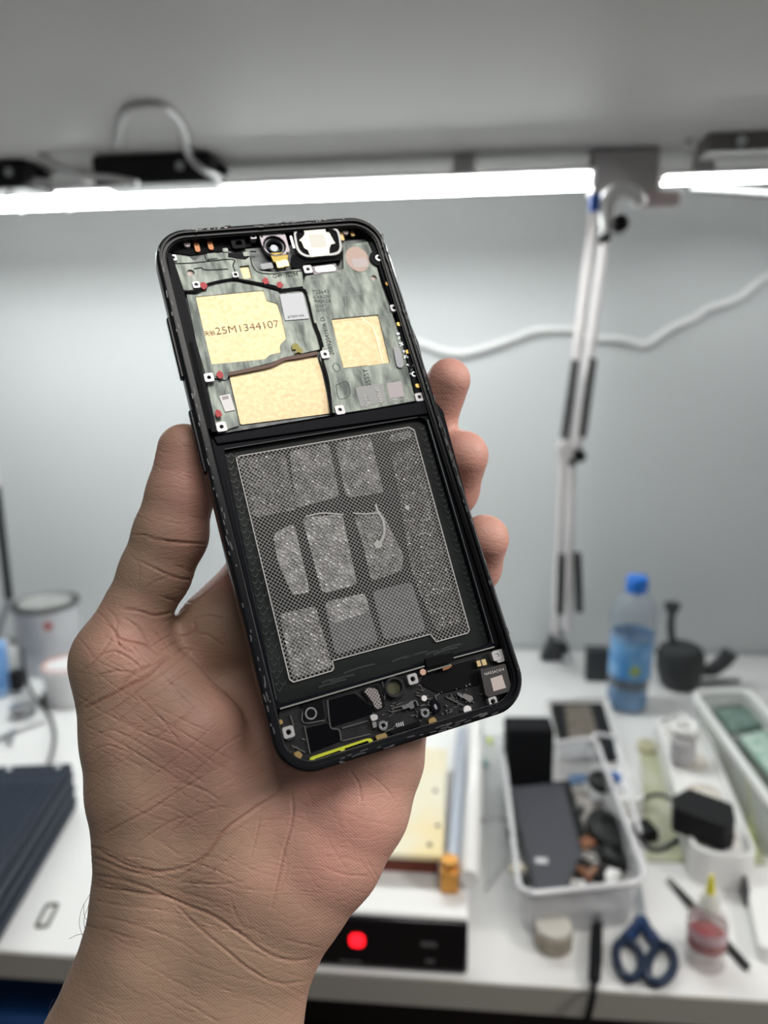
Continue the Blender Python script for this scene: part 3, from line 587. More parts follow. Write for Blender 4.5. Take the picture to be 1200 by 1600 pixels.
# big lidded box at the right
RZ = TZ + 0.07
rq = [T(1082, 1083, RZ), T(1168, 1080, RZ), T(1330, 1262, RZ), T(1215, 1270, RZ)]
c = T(1210, 1260); cb = thing('clear_box', 'large frosted clear box with green boards at the right', 'box', c); o_ = Vector(c)
fr_m = thin_clear('frost_wall', (0.60, 0.62, 0.60), 0.42); fr_r = thin_clear('frost_rim', (0.80, 0.81, 0.80), 0.9)
open_tub(cb, [((p - o_).x, (p - o_).y) for p in rq], 0.07, 0, 0.9, fr_m, fr_r, 0.02, 0.0055)
slab('circuit_board', 'dark green circuit board at the far end of the clear box', 'circuit board', ((1113, 1104), (1162, 1098), (1196, 1132), (1142, 1142)), TZ + 0.05, 0.008, M('board_green', (0.09, 0.16, 0.135), 0.45, noise=(70, (0.20, 0.28, 0.25), 0.12)))
slab('circuit_board', 'light green circuit board at the near end of the clear box', 'circuit board', ((1155, 1150), (1200, 1140), (1260, 1200), (1210, 1215)), TZ + 0.046, 0.008, M('board_mint', (0.24, 0.44, 0.35), 0.45, noise=(80, (0.60, 0.68, 0.64), 0.12)))
slab('lime_strip', 'thin lime green strip standing along the right of the strip', 'strip', ((1163, 1215), (1170, 1213), (1184, 1338), (1174, 1342)), TZ + 0.006, 0.005, M('lime', (0.48, 0.55, 0.18), 0.4), 0.0005, 0.001)
slab('white_case', 'white flat case at the right photo edge with grey side', 'case', ((1162, 1362), (1215, 1350), (1250, 1480), (1188, 1482)), TZ + 0.016, 0.016, white_pl, 0.003, 0.008)
slab('grey_strip', 'dark narrow strip leaning on the white flat case', 'strip', ((1158, 1358), (1164, 1357), (1172, 1392), (1166, 1394)), TZ + 0.018, 0.017, dark_grey, 0.0005, 0.001)
# ------------------------------------------------------------------ the dismantled phone held in the hand
Ra = np.array([[0.92423167, 0.27230095, -0.26767145], [-0.19306159, 0.9380668, 0.28767674], [0.32942835, -0.21420288, 0.9195619]])
t0 = np.array([-0.06943475, -0.08344987, 0.22721987]); PW, PH = 0.073, 0.1616
ax, ay, an_ = Ra[:, 0], Ra[:, 1], Ra[:, 2]
wx, wy, wz = RW @ ax, -(RW @ ay), -(RW @ an_)
org = CAM + RW @ (t0 + ax * PW / 2 + ay * PH)
phone = bpy.data.objects.new('phone_chassis', None); S.collection.objects.link(phone); phone.empty_display_size = 0.02
phone.matrix_world = Matrix(((wx[0], wy[0], wz[0], org[0]), (wx[1], wy[1], wz[1], org[1]), (wx[2], wy[2], wz[2], org[2]), (0, 0, 0, 1)))
tag(phone, 'dismantled black smartphone frame held in the hand, battery removed', 'phone')

def L(u, v, d=0.0):
    """point of the phone, d metres below its open face"""
    r = np.array([(u - 600) / F, (v - 800) / F, 1.0]); s = (an_ @ t0 + d) / (an_ @ r); p = s * r - t0
    return (float(ax @ p - PW / 2), float(PH - ay @ p))
def A(u, v, d=0.003): return L(230 + u / 2.6087, 320 + v / 2.6087, d)
def B(u, v, d=0.0035): return L(400 + u / 2.7907, 1000 + v / 2.7907, d)
def C7(u, v, d=0.0035): return L(400 + u / 5.4545, 1040 + v / 5.4545, d)
def E8(u, v, d=0.0035): return L(600 + u / 5.2174, 1000 + v / 5.2174, d)
def D(u, v, d=0.0046): return L(320 + u / 2.4, 630 + v / 2.4, d)
def poly(fn, pts, d, r=0.0): 
    q = [fn(u, v, d) for u, v in pts]; return roundpoly(q, r) if r else q
mm = 0.001
fr_m = M('frame_black', (0.006, 0.0065, 0.008), 0.25, 0.0, spec=0.2, bump=(900, 0.25, 0.0001))
fr_in = M('frame_inner', (0.004, 0.0045, 0.007), 0.36, 0.0, spec=0.06)
plate_m = M('plate_metal', (0.225, 0.25, 0.22), 0.42, 0.5, noise=(430, (0.055, 0.065, 0.06), 0.17, (1, 0.28, 1)), bump=(420, 0.6, 0.0003, (1, 0.28, 1)))
plate_b = M('plate_base', (0.16, 0.17, 0.165), 0.5, 0.5, noise=(300, (0.06, 0.065, 0.07), 0.15))
gold_m = M('gold_foil', (0.58, 0.46, 0.285), 0.42, 0.42, noise=(700, (0.45, 0.345, 0.195), 0.22), bump=(500, 0.35, 0.0002))
gold_s = M('gold_contact', (0.60, 0.36, 0.10), 0.35, 0.7)
copper_s = M('copper_contact', (0.28, 0.12, 0.05), 0.4, 0.5)
boss_m = M('boss_silver', (0.42, 0.41, 0.42), 0.4, 0.5)
red_m = M('seal_red', (0.42, 0.01, 0.02), 0.45)
olive_m = M('tape_olive', (0.28, 0.24, 0.03), 0.45)
lime_m = M('gasket_lime', (0.42, 0.46, 0.02), 0.5)
label_m = M('label_grey', (0.62, 0.63, 0.67), 0.5)
ink = M('ink_black', (0.02, 0.02, 0.02), 0.6)
ink_w = M('print_white', (0.75, 0.72, 0.70), 0.5)
pit = M('pit_black', (0.004, 0.004, 0.005), 0.5, spec=0.06)
chrome = M('bright_metal', (0.75, 0.75, 0.74), 0.18, 1.0)
tray_m = M('tray_black', (0.009, 0.010, 0.010), 0.34, 0.0, spec=0.10, noise=(60, (0.020, 0.024, 0.023), 0.15, (0.2, 1, 1)), bump=(120, 0.3, 0.0003, (0.15, 1, 1)))

def PP(name, mat, loops, z1, z0, bevel=0.0, parent=phone):
    return MB().prism(loops, z0, z1).done(name, mat, parent, bevel)

# frame: a lofted ring
prof = [(4.3, -7.8), (0.9, -7.8), (0.25, -7.2), (0.0, -6.2), (0.0, -1.7), (0.25, -0.7), (0.8, -0.08), (1.2, 0.0), (1.75, -0.05), (1.85, -0.9), (2.7, -0.95), (2.9, -1.5), (3.1, -1.55), (3.3, -4.9), (4.3, -5.0)]
rings = [[(x, y + PH / 2, z * mm) for x, y in rrect(PW - 2 * i * mm, PH - 2 * i * mm, max(0.0102 - i * mm, 0.002), 10)] for i, z in prof]
rings.append(rings[0])
MB().loft(rings, False, False).done('frame', fr_m, phone)
PP('screen_back', pit, rrect(PW - 8.0 * mm, PH - 8.0 * mm, 0.006, 8, 0, PH / 2), -5.2 * mm, -7.7 * mm)
# paler bits along the rim paint its edge highlight, with old glue chips
random.seed(2)
sc = MB(); 
for k in range(150):
    side = random.random(); i = 0.5 + 1.3 * random.random()
    if side < 0.30: x, y, l = -PW / 2 + i * mm, PH * (0.06 + 0.9 * random.random()), (0.3, random.uniform(0.5, 2.4))
    elif side < 0.60: x, y, l = PW / 2 - i * mm, PH * (0.06 + 0.9 * random.random()), (0.3, random.uniform(0.5, 2.4))
    elif side < 0.82: x, y, l = random.uniform(-0.026, 0.026), i * mm, (random.uniform(0.5, 3), 0.22)
    else: x, y, l = random.uniform(-0.026, 0.026), PH - i * mm, (random.uniform(0.5, 2.2), 0.35)
    h_ = random.uniform(0.10, 0.22)
    sc.box((x, y, 0.0 - 0.02 * mm), (l[0] * mm, l[1] * mm, h_ * mm), random.uniform(-0.1, 0.1))
sc.done('rim_glint_glue', M('rim_bit_dark', (0.07, 0.07, 0.075), 0.3), phone, 0.00005)['kind'] = 'stuff'
sc = MB()
for k in range(26):
    x = -0.026 + 0.014 * random.random() if k < 16 else 0.015 + 0.016 * random.random()
    sc.box((x, PH - random.uniform(0.7, 1.3) * mm, 0.10 * mm), (random.uniform(.3, .9) * mm, 0.16 * mm, 0.08 * mm), 0.02)
sc.done('glue_flakes', M('flake', (0.7, 0.7, 0.68), 0.4), phone)['kind'] = 'stuff'
# side keys on the left
for u0, v0, u1, v1 in ((262, 498, 285, 592), (299, 642, 330, 738)):
    p0, p1 = L(u0, v0, 0.003), L(u1, v1, 0.003); yc = (p0[1] + p1[1]) / 2; hh = abs(p0[1] - p1[1])
    MB().box((-PW / 2 - 0.25 * mm, yc, -3.4 * mm), (1.3 * mm, hh, 2.6 * mm)).done('side_key', fr_m, phone, 0.0004)
# dark step beside the left rim
PP('groove_wall', fr_in, poly(A, [(78, 190), (100, 200), (150, 350), (232, 700), (285, 925), (262, 925), (130, 480)], .0022, .0003), -2.2 * mm, -5.2 * mm, .0001)
PP('groove_slot', pit, poly(A, [(168, 560), (184, 556), (262, 880), (266, 912), (248, 914), (240, 890)], .0021, .0006), -2.1 * mm, -2.6 * mm)
PP('groove_wall', fr_in, poly(A, [(905, 150), (940, 160), (1105, 560), (1160, 790), (1100, 800), (1010, 430)], .0026, .0003), -2.6 * mm, -5.2 * mm, .0001)

# plates
PP('base_plate', plate_b, poly(A, [(92, 205), (900, 140), (950, 260), (1095, 800), (285, 935)], .0046), -4.6 * mm, -5.2 * mm)
g1 = [(197, 375), (475, 348), (487, 390), (530, 403), (547, 455), (568, 545), (541, 572), (545, 602), (500, 612), (480, 630), (262, 651)]
g2 = [(333, 690), (500, 652), (600, 620), (690, 612), (712, 680), (748, 850), (380, 897)]
g3 = [(750, 465), (942, 447), (990, 645), (800, 668)]
S1 = [(93, 205), (170, 211), (190, 228), (235, 205), (330, 190), (336, 215), (420, 212), (452, 268), (520, 276), (632, 260), (636, 332), (548, 342), (520, 328), (460, 316), (400, 305), (352, 296), (245, 318), (205, 345), (150, 350), (100, 240)]
S2 = [(645, 290), (700, 282), (800, 262), (800, 165), (898, 150), (922, 200), (955, 330), (1000, 450), (1040, 570), (1078, 735), (1095, 798), (920, 830), (775, 852), (752, 845), (735, 700), (703, 625), (715, 585), (705, 530), (680, 480), (652, 372), (634, 335)]
S3 = [(158, 352), (207, 350), (250, 326), (345, 306), (400, 315), (460, 326), (530, 345), (545, 358), (630, 350), (648, 380), (672, 480), (692, 520), (706, 588), (560, 622), (500, 645), (340, 683), (322, 715), (240, 700), (200, 560)]
S4 = [(240, 715), (322, 712), (335, 725), (376, 900), (285, 930)]
tr = lambda pts, d: [A(u, v, d) for u, v in pts]
PP('metal_plate', plate_m, [roundpoly(tr(S1, .0030), .0005), circ(*A(177, 277, .003), .0011, 18)[::-1], tr([(375, 250), (414, 246), (428, 298), (394, 302)], .003)[::-1]], -3.0 * mm, -4.6 * mm, .00012)
PP('metal_plate', plate_m, [roundpoly(tr(S2, .0030), .0005), roundpoly(tr(g3, .003), .0004)[::-1], circ(*A(924, 298, .003), .0010, 18)[::-1]], -3.0 * mm, -4.6 * mm, .00012)
PP('metal_plate', plate_m, [roundpoly(tr(S3, .0036), .0005), roundpoly(tr(g1, .0036), .0006)[::-1]], -3.6 * mm, -4.6 * mm, .00012)
PP('metal_plate', plate_m, roundpoly(tr(S4, .0040), .0005), -4.0 * mm, -4.6 * mm, .00012)
for g, d in ((g1, .0038), (g2, .0042), (g3, .0034)):
    PP('gold_pad', gold_m, poly(A, g, d, .0006), -d, -d - .0004, .00006)
o = PP('gold_pad', gold_m, poly(A, [(375, 250), (414, 246), (428, 298), (394, 302)], .0036), -.0036, -.004); 
for u, v in ((177, 277), (924, 298)): PP('pale_disc', M('pale_pink', (0.62, 0.50, 0.44), 0.45), circ(*A(u, v, .0036), .0013, 18), -3.6 * mm, -4 * mm)
# gold pad 3: inner stamped outline and strip
def strip(fn, pts, d, w, h, mat, name, parent=phone, closed=False, rise=0.0):
    q = [Vector((*fn(u, v, d), 0)) for u, v in pts]; P_ = spline(q, 4) if len(q) > 2 else q
    l, r = [], []
    for i, p in enumerate(P_):
        t = (P_[min(i + 1, len(P_) - 1)] - P_[max(i - 1, 0)]); t = Vector((t.x, t.y, 0)).normalized(); n = Vector((-t.y, t.x, 0))
        l.append(p + n * w / 2); r.append(p - n * w / 2)
    rings = [[(a.x, a.y, -d - h), (b.x, b.y, -d - h), (b.x, b.y, -d + rise), (a.x, a.y, -d + rise)] for a, b in zip(l, r)]
    return MB().loft(rings).done(name, mat, parent)
gold_l = M('gold_line', (0.42, 0.28, 0.12), 0.4, 0.5)
strip(A, [(800, 655), (772, 560), (763, 490), (780, 476), (860, 466), (905, 474), (915, 500), (935, 560), (958, 645)], .00335, .00018, .0001, gold_l, 'stamped_line')
strip(A, [(870, 455), (885, 470), (915, 492), (940, 560), (960, 645)], .00335, .00030, .0001, M('gold_bright', (0.70, 0.56, 0.34), 0.35, 0.6), 'stamped_line')
# dark channels between the plates
for pts in ([(100, 240), (190, 237), (345, 222), (350, 250), (365, 285)], [(190, 262), (220, 257), (240, 266), (330, 262)], [(420, 215), (432, 255), (455, 275), (500, 282), (560, 276), (640, 268)],
            [(152, 352), (210, 352), (250, 322), (348, 302), (400, 310), (460, 322), (535, 342), (548, 350), (634, 342), (655, 385), (678, 482), (698, 525), (712, 582)],
            [(235, 205), (250, 228), (330, 222)], [(420, 190), (445, 190)], [(240, 325), (240, 345)]):
    strip(A, pts, .00298, .00062 if len(pts) > 8 else .00034, .0002, pit, 'dark_channel', rise=0.00004)
strip(A, [(683, 482), (690, 505), (700, 530), (714, 580)], .00292, .0011, .0002, pit, 'dark_channel')
strip(A, [(712, 606), (716, 640), (738, 720), (752, 850)], .00292, .0008, .0002, pit, 'dark_channel')
strip(A, [(333, 689), (420, 672), (500, 655), (560, 628), (610, 620), (695, 604)], .0034, .0011, .0006, M('brown_step', (0.12, 0.06, 0.04), 0.5), 'brown_step')
# faint embossed rectangles on the right plate
line_m = M('emboss', (0.20, 0.22, 0.20), 0.5, 0.5)
for pts in ([(648, 318), (665, 308), (760, 300), (768, 330), (778, 440), (690, 452), (670, 440)], [(775, 300), (905, 285)], [(778, 335), (905, 320)], [(785, 372), (920, 357)], [(800, 300), (812, 440)], [(830, 297), (838, 330)], [(860, 294), (868, 327)]):
    strip(A, pts, .00298, .00016, .0001, line_m, 'embossed_line')
# screw bosses
def boss(fn, u, v, s, d=.0024, mat=boss_m, rot=0.15, hr=.00055, name='screw_boss'):
    c = fn(u, v, d); return PP(name, mat, [rrect(s, s, s * 0.2, 3, c[0], c[1], rot), circ(c[0], c[1], hr, 12)[::-1]], -d, -d - .0022, .00012)
for u, v, s in ((105, 215, .0022), (200, 325, .0022), (360, 284, .0019), (432, 127, .0020), (655, 262, .0028), (725, 609, .0027), (252, 703, .0028), (303, 904, .0030), (786, 835, .0030), (1110, 783, .0028), (1006, 420, .0024)):
    boss(A, u, v, s, rot=0.0)
for u, v, s in ((142, 402, .0030), (684, 170, .0029), (1050, 68, .0028), (1034, 268, .0026)): boss(B, u, v, s, .0020, rot=-0.0, hr=.0007)
# red and olive marks
def blob(fn, u, v, r, d, mat, name, seed=0, sq=1.2):
    random.seed(seed); c = fn(u, v, d)
    return PP(name, mat, [(c[0] + r * random.uniform(.75, 1.1) * math.cos(k * math.pi / 6), c[1] + sq * r * random.uniform(.75, 1.1) * math.sin(k * math.pi / 6)) for k in range(12)], -d, -d - .0003)
for k, (u, v) in enumerate(((230, 328), (483, 310), (541, 326), (297, 692), (290, 850))): blob(A, u, v, .00105, .0027, red_m, 'red_seal', k)
PP('olive_tape', olive_m, poly(A, [(588, 575), (602, 562), (616, 568), (622, 582), (636, 588), (630, 606), (615, 600), (602, 606), (606, 588), (592, 590)], .0030), -3.0 * mm, -3.4 * mm)
# contacts along the upper edge and the right rim
for u, v, w_, h_ in ((200, 160, .0016, .0056), (255, 155, .0016, .0050)): c = A(u, v, .0035); PP('spring_contact', copper_s, rrect(w_, h_, w_ * .4, 3, *c), -3.4 * mm, -4.4 * mm, .0001)
for u, v in ((162, 160), (808, 110)): PP('rivet', M('rivet_pink', (0.45, 0.36, 0.38), 0.4, 0.4), circ(*A(u, v, .0034), .0010, 16), -3.3 * mm, -4.4 * mm, .0001)
for u, v in ((790, 118), (832, 100)): c = A(u, v, .0036); PP('spring_contact', gold_l, rrect(.0012, .0050, .0004, 3, *c), -3.6 * mm, -4.4 * mm, .0001)
for u, v, w_ in ((985, 323, .0024), (1034, 487, .0030), (1068, 600, .0026), (1110, 738, .0030)): c = A(u, v, .0028); PP('gold_contact', gold_s, rrect(w_, .0014, .0005, 3, *c), -2.4 * mm, -3 * mm, .0001)
pts = [(118, 240), (150, 232), (330, 190), (415, 170), (440, 205), (418, 100), (300, 118), (120, 150)]
PP('upper_cavity', pit, poly(A, [(110, 145), (420, 112), (425, 170), (330, 185), (180, 205), (105, 195)], .0042), -4.2 * mm, -5 * mm)
PP('black_bracket', fr_in, poly(A, [(330, 195), (400, 200), (415, 212), (400, 222), (330, 212)], .0028), -2.8 * mm, -4 * mm, .0001)
PP('square_sensor', fr_in, [rrect(.0044, .0036, .0008, 3, *A(372, 157, .0028)), rrect(.0018, .0014, .0003, 3, *A(373, 155, .0028))[::-1]], -2.8 * mm, -4 * mm, .0001)
for u, v, w_, h_ in ((265, 208, .0030, .0020), (318, 184, .0018, .0014), (405, 200, .0022, .0016)): PP('small_shield', plate_m, rrect(w_, h_, .0003, 2, *A(u, v, .0027)), -2.7 * mm, -3.4 * mm, .0001)
# front camera
cm = PP('camera_module', M('camera_plate', (0.32, 0.28, 0.30), 0.42, 0.4), [poly(A, [(455, 118), (470, 111), (545, 106), (562, 118), (582, 188), (572, 200), (540, 205), (502, 203), (468, 165)], .0022, .0008), circ(*A(519, 166, .0022), .0036, 28)[::-1]], -2.2 * mm, -3.6 * mm, .00012)
c = A(519, 168, .0026)
MB().lathe([(.0036, -.0040), (.0036, -.0024), (.0033, -.0023), (.0031, -.0030), (.0027, -.0030), (.0025, -.0025), (.0022, -.0026), (.0019, -.0036)], (c[0], c[1], 0), 32, cap=False).done('lens_ring', M('lens_black', (0.02, 0.02, 0.024), 0.2, 0.3), cm)
PP('lens_glass', M('lens_grey', (0.50, 0.54, 0.60), 0.25), circ(*A(517, 178, .0036), .0012, 20), -3.4 * mm, -3.8 * mm, parent=cm)
PP('gold_flex', M('flex_olive', (0.36, 0.26, 0.05), 0.4, 0.3), poly(A, [(500, 198), (575, 195), (572, 222), (552, 232), (515, 235)], .0026, .0004), -2.4 * mm, -3.2 * mm, parent=cm)
for u, v in ((541, 242), (562, 237)): PP('gold_terminal', M('terminal_gold', (0.75, 0.52, 0.18), 0.3, 0.7), rrect(.0022, .0024, .0003, 2, *A(u, v, .0022)), -2.2 * mm, -2.9 * mm, .0001, cm)
for u, v in ((467, 128), (552, 116), (572, 196)): PP('plate_hole', ink, circ(*A(u, v, .0021), .00045, 10), -2.17 * mm, -2.25 * mm, parent=cm)
PP('grey_sticker', grey_pl, rrect(.0038, .0020, .0003, 2, *A(488, 249, .0029), .05), -2.9 * mm, -3.05 * mm)
# earpiece speaker
oct_ = [(595, 112), (610, 98), (765, 92), (785, 110), (795, 180), (780, 205), (645, 216), (608, 190)]
ep = PP('earpiece', M('earpiece_rim', (0.22, 0.22, 0.22), 0.35, 0.6), [poly(A, oct_, .0018, .0022), poly(A, [(604, 118), (616, 105), (760, 99), (776, 114), (786, 176), (772, 196), (648, 207), (618, 184)], .0018, .002)[::-1]], -1.7 * mm, -3.6 * mm, .0001)
PP('earpiece_core', pit, poly(A, [(604, 118), (616, 105), (760, 99), (776, 114), (786, 176), (772, 196), (648, 207), (618, 184)], .0022, .002), -2.1 * mm, -3.4 * mm, parent=ep)
PP('metal_cover', M('cover_silver', (0.48, 0.47, 0.41), 0.42, 0.5), poly(A, [(634, 97), (724, 92), (728, 112), (742, 114), (762, 150), (768, 158), (748, 162), (742, 184), (744, 206), (665, 214), (655, 185), (640, 178), (628, 150), (618, 145), (634, 132), (642, 118)], .0017, .0003), -1.6 * mm, -2.3 * mm, .00015, ep)
PP('code_patch', M('etched', (0.50, 0.49, 0.45), 0.5, 0.4), rrect(.0052, .0048, .0002, 2, *A(694, 146, .0016)), -1.57 * mm, -1.7 * mm, parent=ep)
PP('side_clip', chrome, rrect(.0006, .0044, .0002, 2, *A(592, 152, .0018)), -1.8 * mm, -3 * mm, .0001)
PP('speaker_base', pit, poly(A, [(590, 205), (800, 190), (790, 225), (600, 245)], .0028), -2.8 * mm, -4.2 * mm)
PP('silver_bar', chrome, poly(A, [(682, 256), (755, 247), (768, 262), (762, 270), (690, 276)], .0027, .0005), -2.5 * mm, -3.4 * mm, .0003)
PP('bar_seat', M('seat_lilac', (0.20, 0.18, 0.20), 0.4, 0.3), poly(A, [(672, 252), (768, 240), (776, 272), (680, 286)], .0029, .0002), -2.85 * mm, -3.1 * mm)
PP('black_clip', pit, poly(A, [(585, 215), (640, 212), (645, 245), (635, 282), (628, 262), (590, 255)], .0028), -2.8 * mm, -3.6 * mm)
# pink oval, black boss at right, pill
c = A(857, 221, .0029); rot = -0.35
PP('pink_oval', M('oval_pink', (0.52, 0.38, 0.32), 0.5), [(c[0] + .0041 * .95 * math.cos(t) , c[1] + .0046 * math.sin(t)) for t in [2 * math.pi * k / 40 for k in range(40)]], -2.9 * mm, -3.1 * mm)
PP('pale_window', M('window_lilac', (0.52, 0.45, 0.44), 0.5), rrect(.0052, .0034, .0004, 2, *A(868, 236, .0028)), -2.86 * mm, -3.0 * mm)
c = A(943, 217, .0024); PP('black_boss', fr_in, [circ(*c, .0030, 28), circ(*c, .0006, 12)[::-1]], -2.4 * mm, -4.2 * mm, .0002)
PP('steel_ring', steel, [circ(*c, .0011, 20), circ(*c, .0006, 14)[::-1]], -2.2 * mm, -2.5 * mm, .0001)
PP('dark_pill', M('pill_grey', (0.16, 0.16, 0.17), 0.35, 0.6), poly(A, [(1003, 585), (1010, 577), (1024, 577), (1032, 590), (1046, 650), (1040, 665), (1024, 665), (1016, 655)], .0026, .0008), -2.5 * mm, -3.3 * mm, .0003)
rc = MB(); random.seed(9)
for k in range(22):
    t = 0.35 + 0.65 * random.random(); u = 985 + 95 * t + random.uniform(-7, 9); v = 430 + 260 * t; c = A(u, v, .0027); rc.box((c[0], c[1], -.0027), (random.uniform(.2, .6) * mm, random.uniform(.2, .8) * mm, .2 * mm), random.random() * 3)
rc.done('solder_bits', M('solder', (0.40, 0.42, 0.44), 0.3, 0.8), phone)['kind'] = 'stuff'
PP('ring_terminal', steel, [circ(*A(1088, 690, .0026), .0009, 16), circ(*A(1088, 690, .0026), .0005, 12)[::-1]], -2.5 * mm, -3 * mm, .0001)
PP('bright_ball', chrome, circ(*A(1088, 656, .0024), .0006, 14), -2.2 * mm, -3 * mm, .0002)
# white labels and patches, the code squares left plain
lbl = PP('paper_label', label_m, poly(A, [(540, 366), (634, 358), (660, 463), (562, 471)], .0033, .0004), -3.3 * mm, -3.6 * mm)
text_part('675041AA', A(575, 462, .0033), A(640, 455, .0033), -3.28 * mm, ink, lbl, 'label_text')
lb2 = PP('paper_label', M('label_white', (0.74, 0.72, 0.72), 0.5), poly(A, [(293, 780), (338, 770), (358, 836), (318, 844)], .0037, .0001), -3.7 * mm, -4.0 * mm)
PP('printed_corner', M('print_grey', (0.36, 0.32, 0.32), 0.5), poly(A, [(304, 783), (330, 777), (334, 790), (308, 796)], .0037), -3.69 * mm, -3.72 * mm, parent=lb2)
def dots(fn, quad, d, n, mat, name, seed, dens=0.5):
    random.seed(seed); q = [Vector(fn(u, v, d)) for u, v in quad]; mb = MB(); nx, ny = n
    for i in range(nx):
        for j in range(ny):
            if random.random() < dens:
                s, t = (i + .5) / nx, (j + .5) / ny; p = (q[0] * (1 - s) + q[1] * s) * (1 - t) + (q[3] * (1 - s) + q[2] * s) * t
                mb.box((p.x, p.y, -d), ((q[1] - q[0]).length / nx * .6, (q[3] - q[0]).length / ny * .6, .00008))
    return mb.done(name, mat, phone)
patch = PP('grey_patch', M('patch_grey', (0.26, 0.26, 0.26), 0.5, 0.2), poly(A, [(848, 745), (915, 733), (960, 727), (975, 800), (930, 812), (870, 825)], .0029, .0002), -2.9 * mm, -3.1 * mm)
text_part('0122', A(912, 826, .0029), A(898, 775, .0029), -2.86 * mm, ink_w, patch, 'patch_text')
text_part('0410147', A(965, 820, .0029), A(942, 742, .0029), -2.86 * mm, ink_w, patch, 'patch_text')
text_part('5S5SY', A(914, 738, .0029), A(897, 668, .0029), -2.94 * mm, ink, phone, 'stamped_text')
PP('etched_square', M('etched_pale', (0.34, 0.31, 0.32), 0.5, 0.2), poly(A, [(975, 728), (1035, 718), (1050, 780), (988, 790)], .0029), -2.93 * mm, -3.05 * mm)
text_part('SDMU34WU', A(983, 806, .0029), A(1066, 794, .0029), -2.93 * mm, ink_w, phone, 'stamped_text')
text_part('\u5929\u8109', A(233, 533, .0037), A(280, 529, .0037), -3.74 * mm, ink, phone, 'stamped_text')
text_part('25M1344107', A(283, 529, .0037), A(540, 497, .0037), -3.74 * mm, M('ink_brown', (0.20, 0.14, 0.07), 0.5), phone, 'stamped_text', stretch=0.92)
text_part('20892041606 D', A(762, 610, .0029), A(722, 458, .0029), -2.93 * mm, ink, phone, 'stamped_text')
for k, s in enumerate(('723643', 'CXAZ00', '9WAZB', 'G1-17', 'G1-17')):
    u0 = 676 + 4 * k; text_part(s, A(u0, 363 + 18.5 * k, .0029), A(u0 + (66 if k < 3 else 44), 359 + 18.5 * k, .0029), -2.93 * mm, M('stamp_dark', (0.07, 0.08, 0.07), 0.5), phone, 'stamped_text')
text_part('G4M322S6', A(515, 299, .0029), A(618, 288, .0029), -2.93 * mm, ink, phone, 'stamped_text')
dots(A, [(515, 280), (615, 271), (618, 280), (517, 290)], .0029, (24, 2), ink, 'etched_dots', 3)
strip(A, [(770, 735), (815, 722), (825, 775), (782, 790), (770, 735)], .00296, .0002, .0001, ink, 'etched_square_outline')
strip(A, [(755, 660), (765, 645), (782, 655), (785, 672), (770, 680), (755, 660)], .00296, .0002, .0001, ink, 'etched_circle_outline')
# cross wall between plate and battery tray
PP('cross_wall', fr_in, poly(A, [(270, 945), (1130, 800), (1150, 830), (1150, 850), (285, 975)], .0022), -2.2 * mm, -5.2 * mm, .0002)

# battery tray
outer = [(22, 135), (870, -2), (895, 30), (1128, 905), (268, 1152)]
inner = [(72, 172), (800, 52), (828, 62), (1072, 892), (1060, 905), (285, 1128), (268, 1110)]
PP('tray_wall', fr_in, [poly(D, outer, .0030), roundpoly([D(u, v, .0030) for u, v in inner], .001)[::-1]], -3.0 * mm, -5.2 * mm, .0002)
PP('tray_floor', tray_m, poly(D, inner, .0046, .001), -4.6 * mm, -5.2 * mm)
PP('right_gutter', pit, poly(D, [(832, 30), (872, 22), (1124, 898), (1085, 905)], .0028), -2.8 * mm, -3.05 * mm)
strip(D, [(836, 62), (1082, 900)], .0028, .00028, .0001, M('edge_grey', (0.12, 0.13, 0.14), 0.3, 0.5), 'tray_edge')
strip(D, [(75, 172), (800, 52)], .0030, .00022, .0001, M('edge_grey2', (0.04, 0.045, 0.045), 0.35, 0.0, spec=0.3), 'tray_edge')
strip(D, [(60, 172), (268, 1112)], .0030, .00022, .0001, M('edge_grey3', (0.09, 0.10, 0.10), 0.3, 0.4), 'tray_edge')
glint_m = M('lip_glint', (0.62, 0.64, 0.58), 0.25, 0.9)  # edge highlight of the tray, painted as thin bright strips
strip(B, [(105, 300), (735, 114)], .0024, .00040, .0009, glint_m, 'tray_lip_glint')
strip(B, [(862, 78), (1040, 30)], .0024, .00034, .0009, glint_m, 'tray_lip_glint')
strip(B, [(748, 138), (850, 108)], .0022, .00030, .0006, glint_m, 'tray_lip_glint')
# scale pattern on both sides and creased sheet below
sc = MB(); scm = M('scale_sheen', (0.025, 0.03, 0.03), 0.4, 0.2, spec=0.3)
def arc(c0, c1, bulge, w_=.00045, d=.00455):
    a, b = Vector(c0), Vector(c1); n = Vector((-(b - a).y, (b - a).x)).normalized() * bulge; pts = []
    for k in range(9):
        t = k / 8; pts.append(a.lerp(b, t) + n * 4 * t * (1 - t))
    l = [(p.x, p.y + w_ / 2) for p in pts]; r = [(p.x, p.y - w_ / 2) for p in pts]; sc.prism(l + r[::-1], -d - .0001, -d + .00008)
for k in range(19):
    t = k / 19; u = 95 + 190 * t; v = 190 + 900 * t
    for j in range(2): arc(D(u - 22 + 26 * j, v), D(u + 2 + 26 * j, v - 4), -.0011)
    arc(D(u - 10, v + 22), D(u + 14, v + 18), -.0011)
    u = 818 + 236 * t; v = 88 + 790 * t
    arc(D(u - 20, v), D(u + 6, v - 4), -.0011); arc(D(u - 8, v + 20), D(u + 16, v + 16), -.0011)
for k in range(8):
    v = 1040 - 0 + 12 * k; u0 = 300 + random.uniform(-10, 20); a, b = D(u0, v), D(u0 + random.uniform(180, 620), v - (v - 700) * 0.0 - random.uniform(60, 60))
rr_ = random.Random(4)
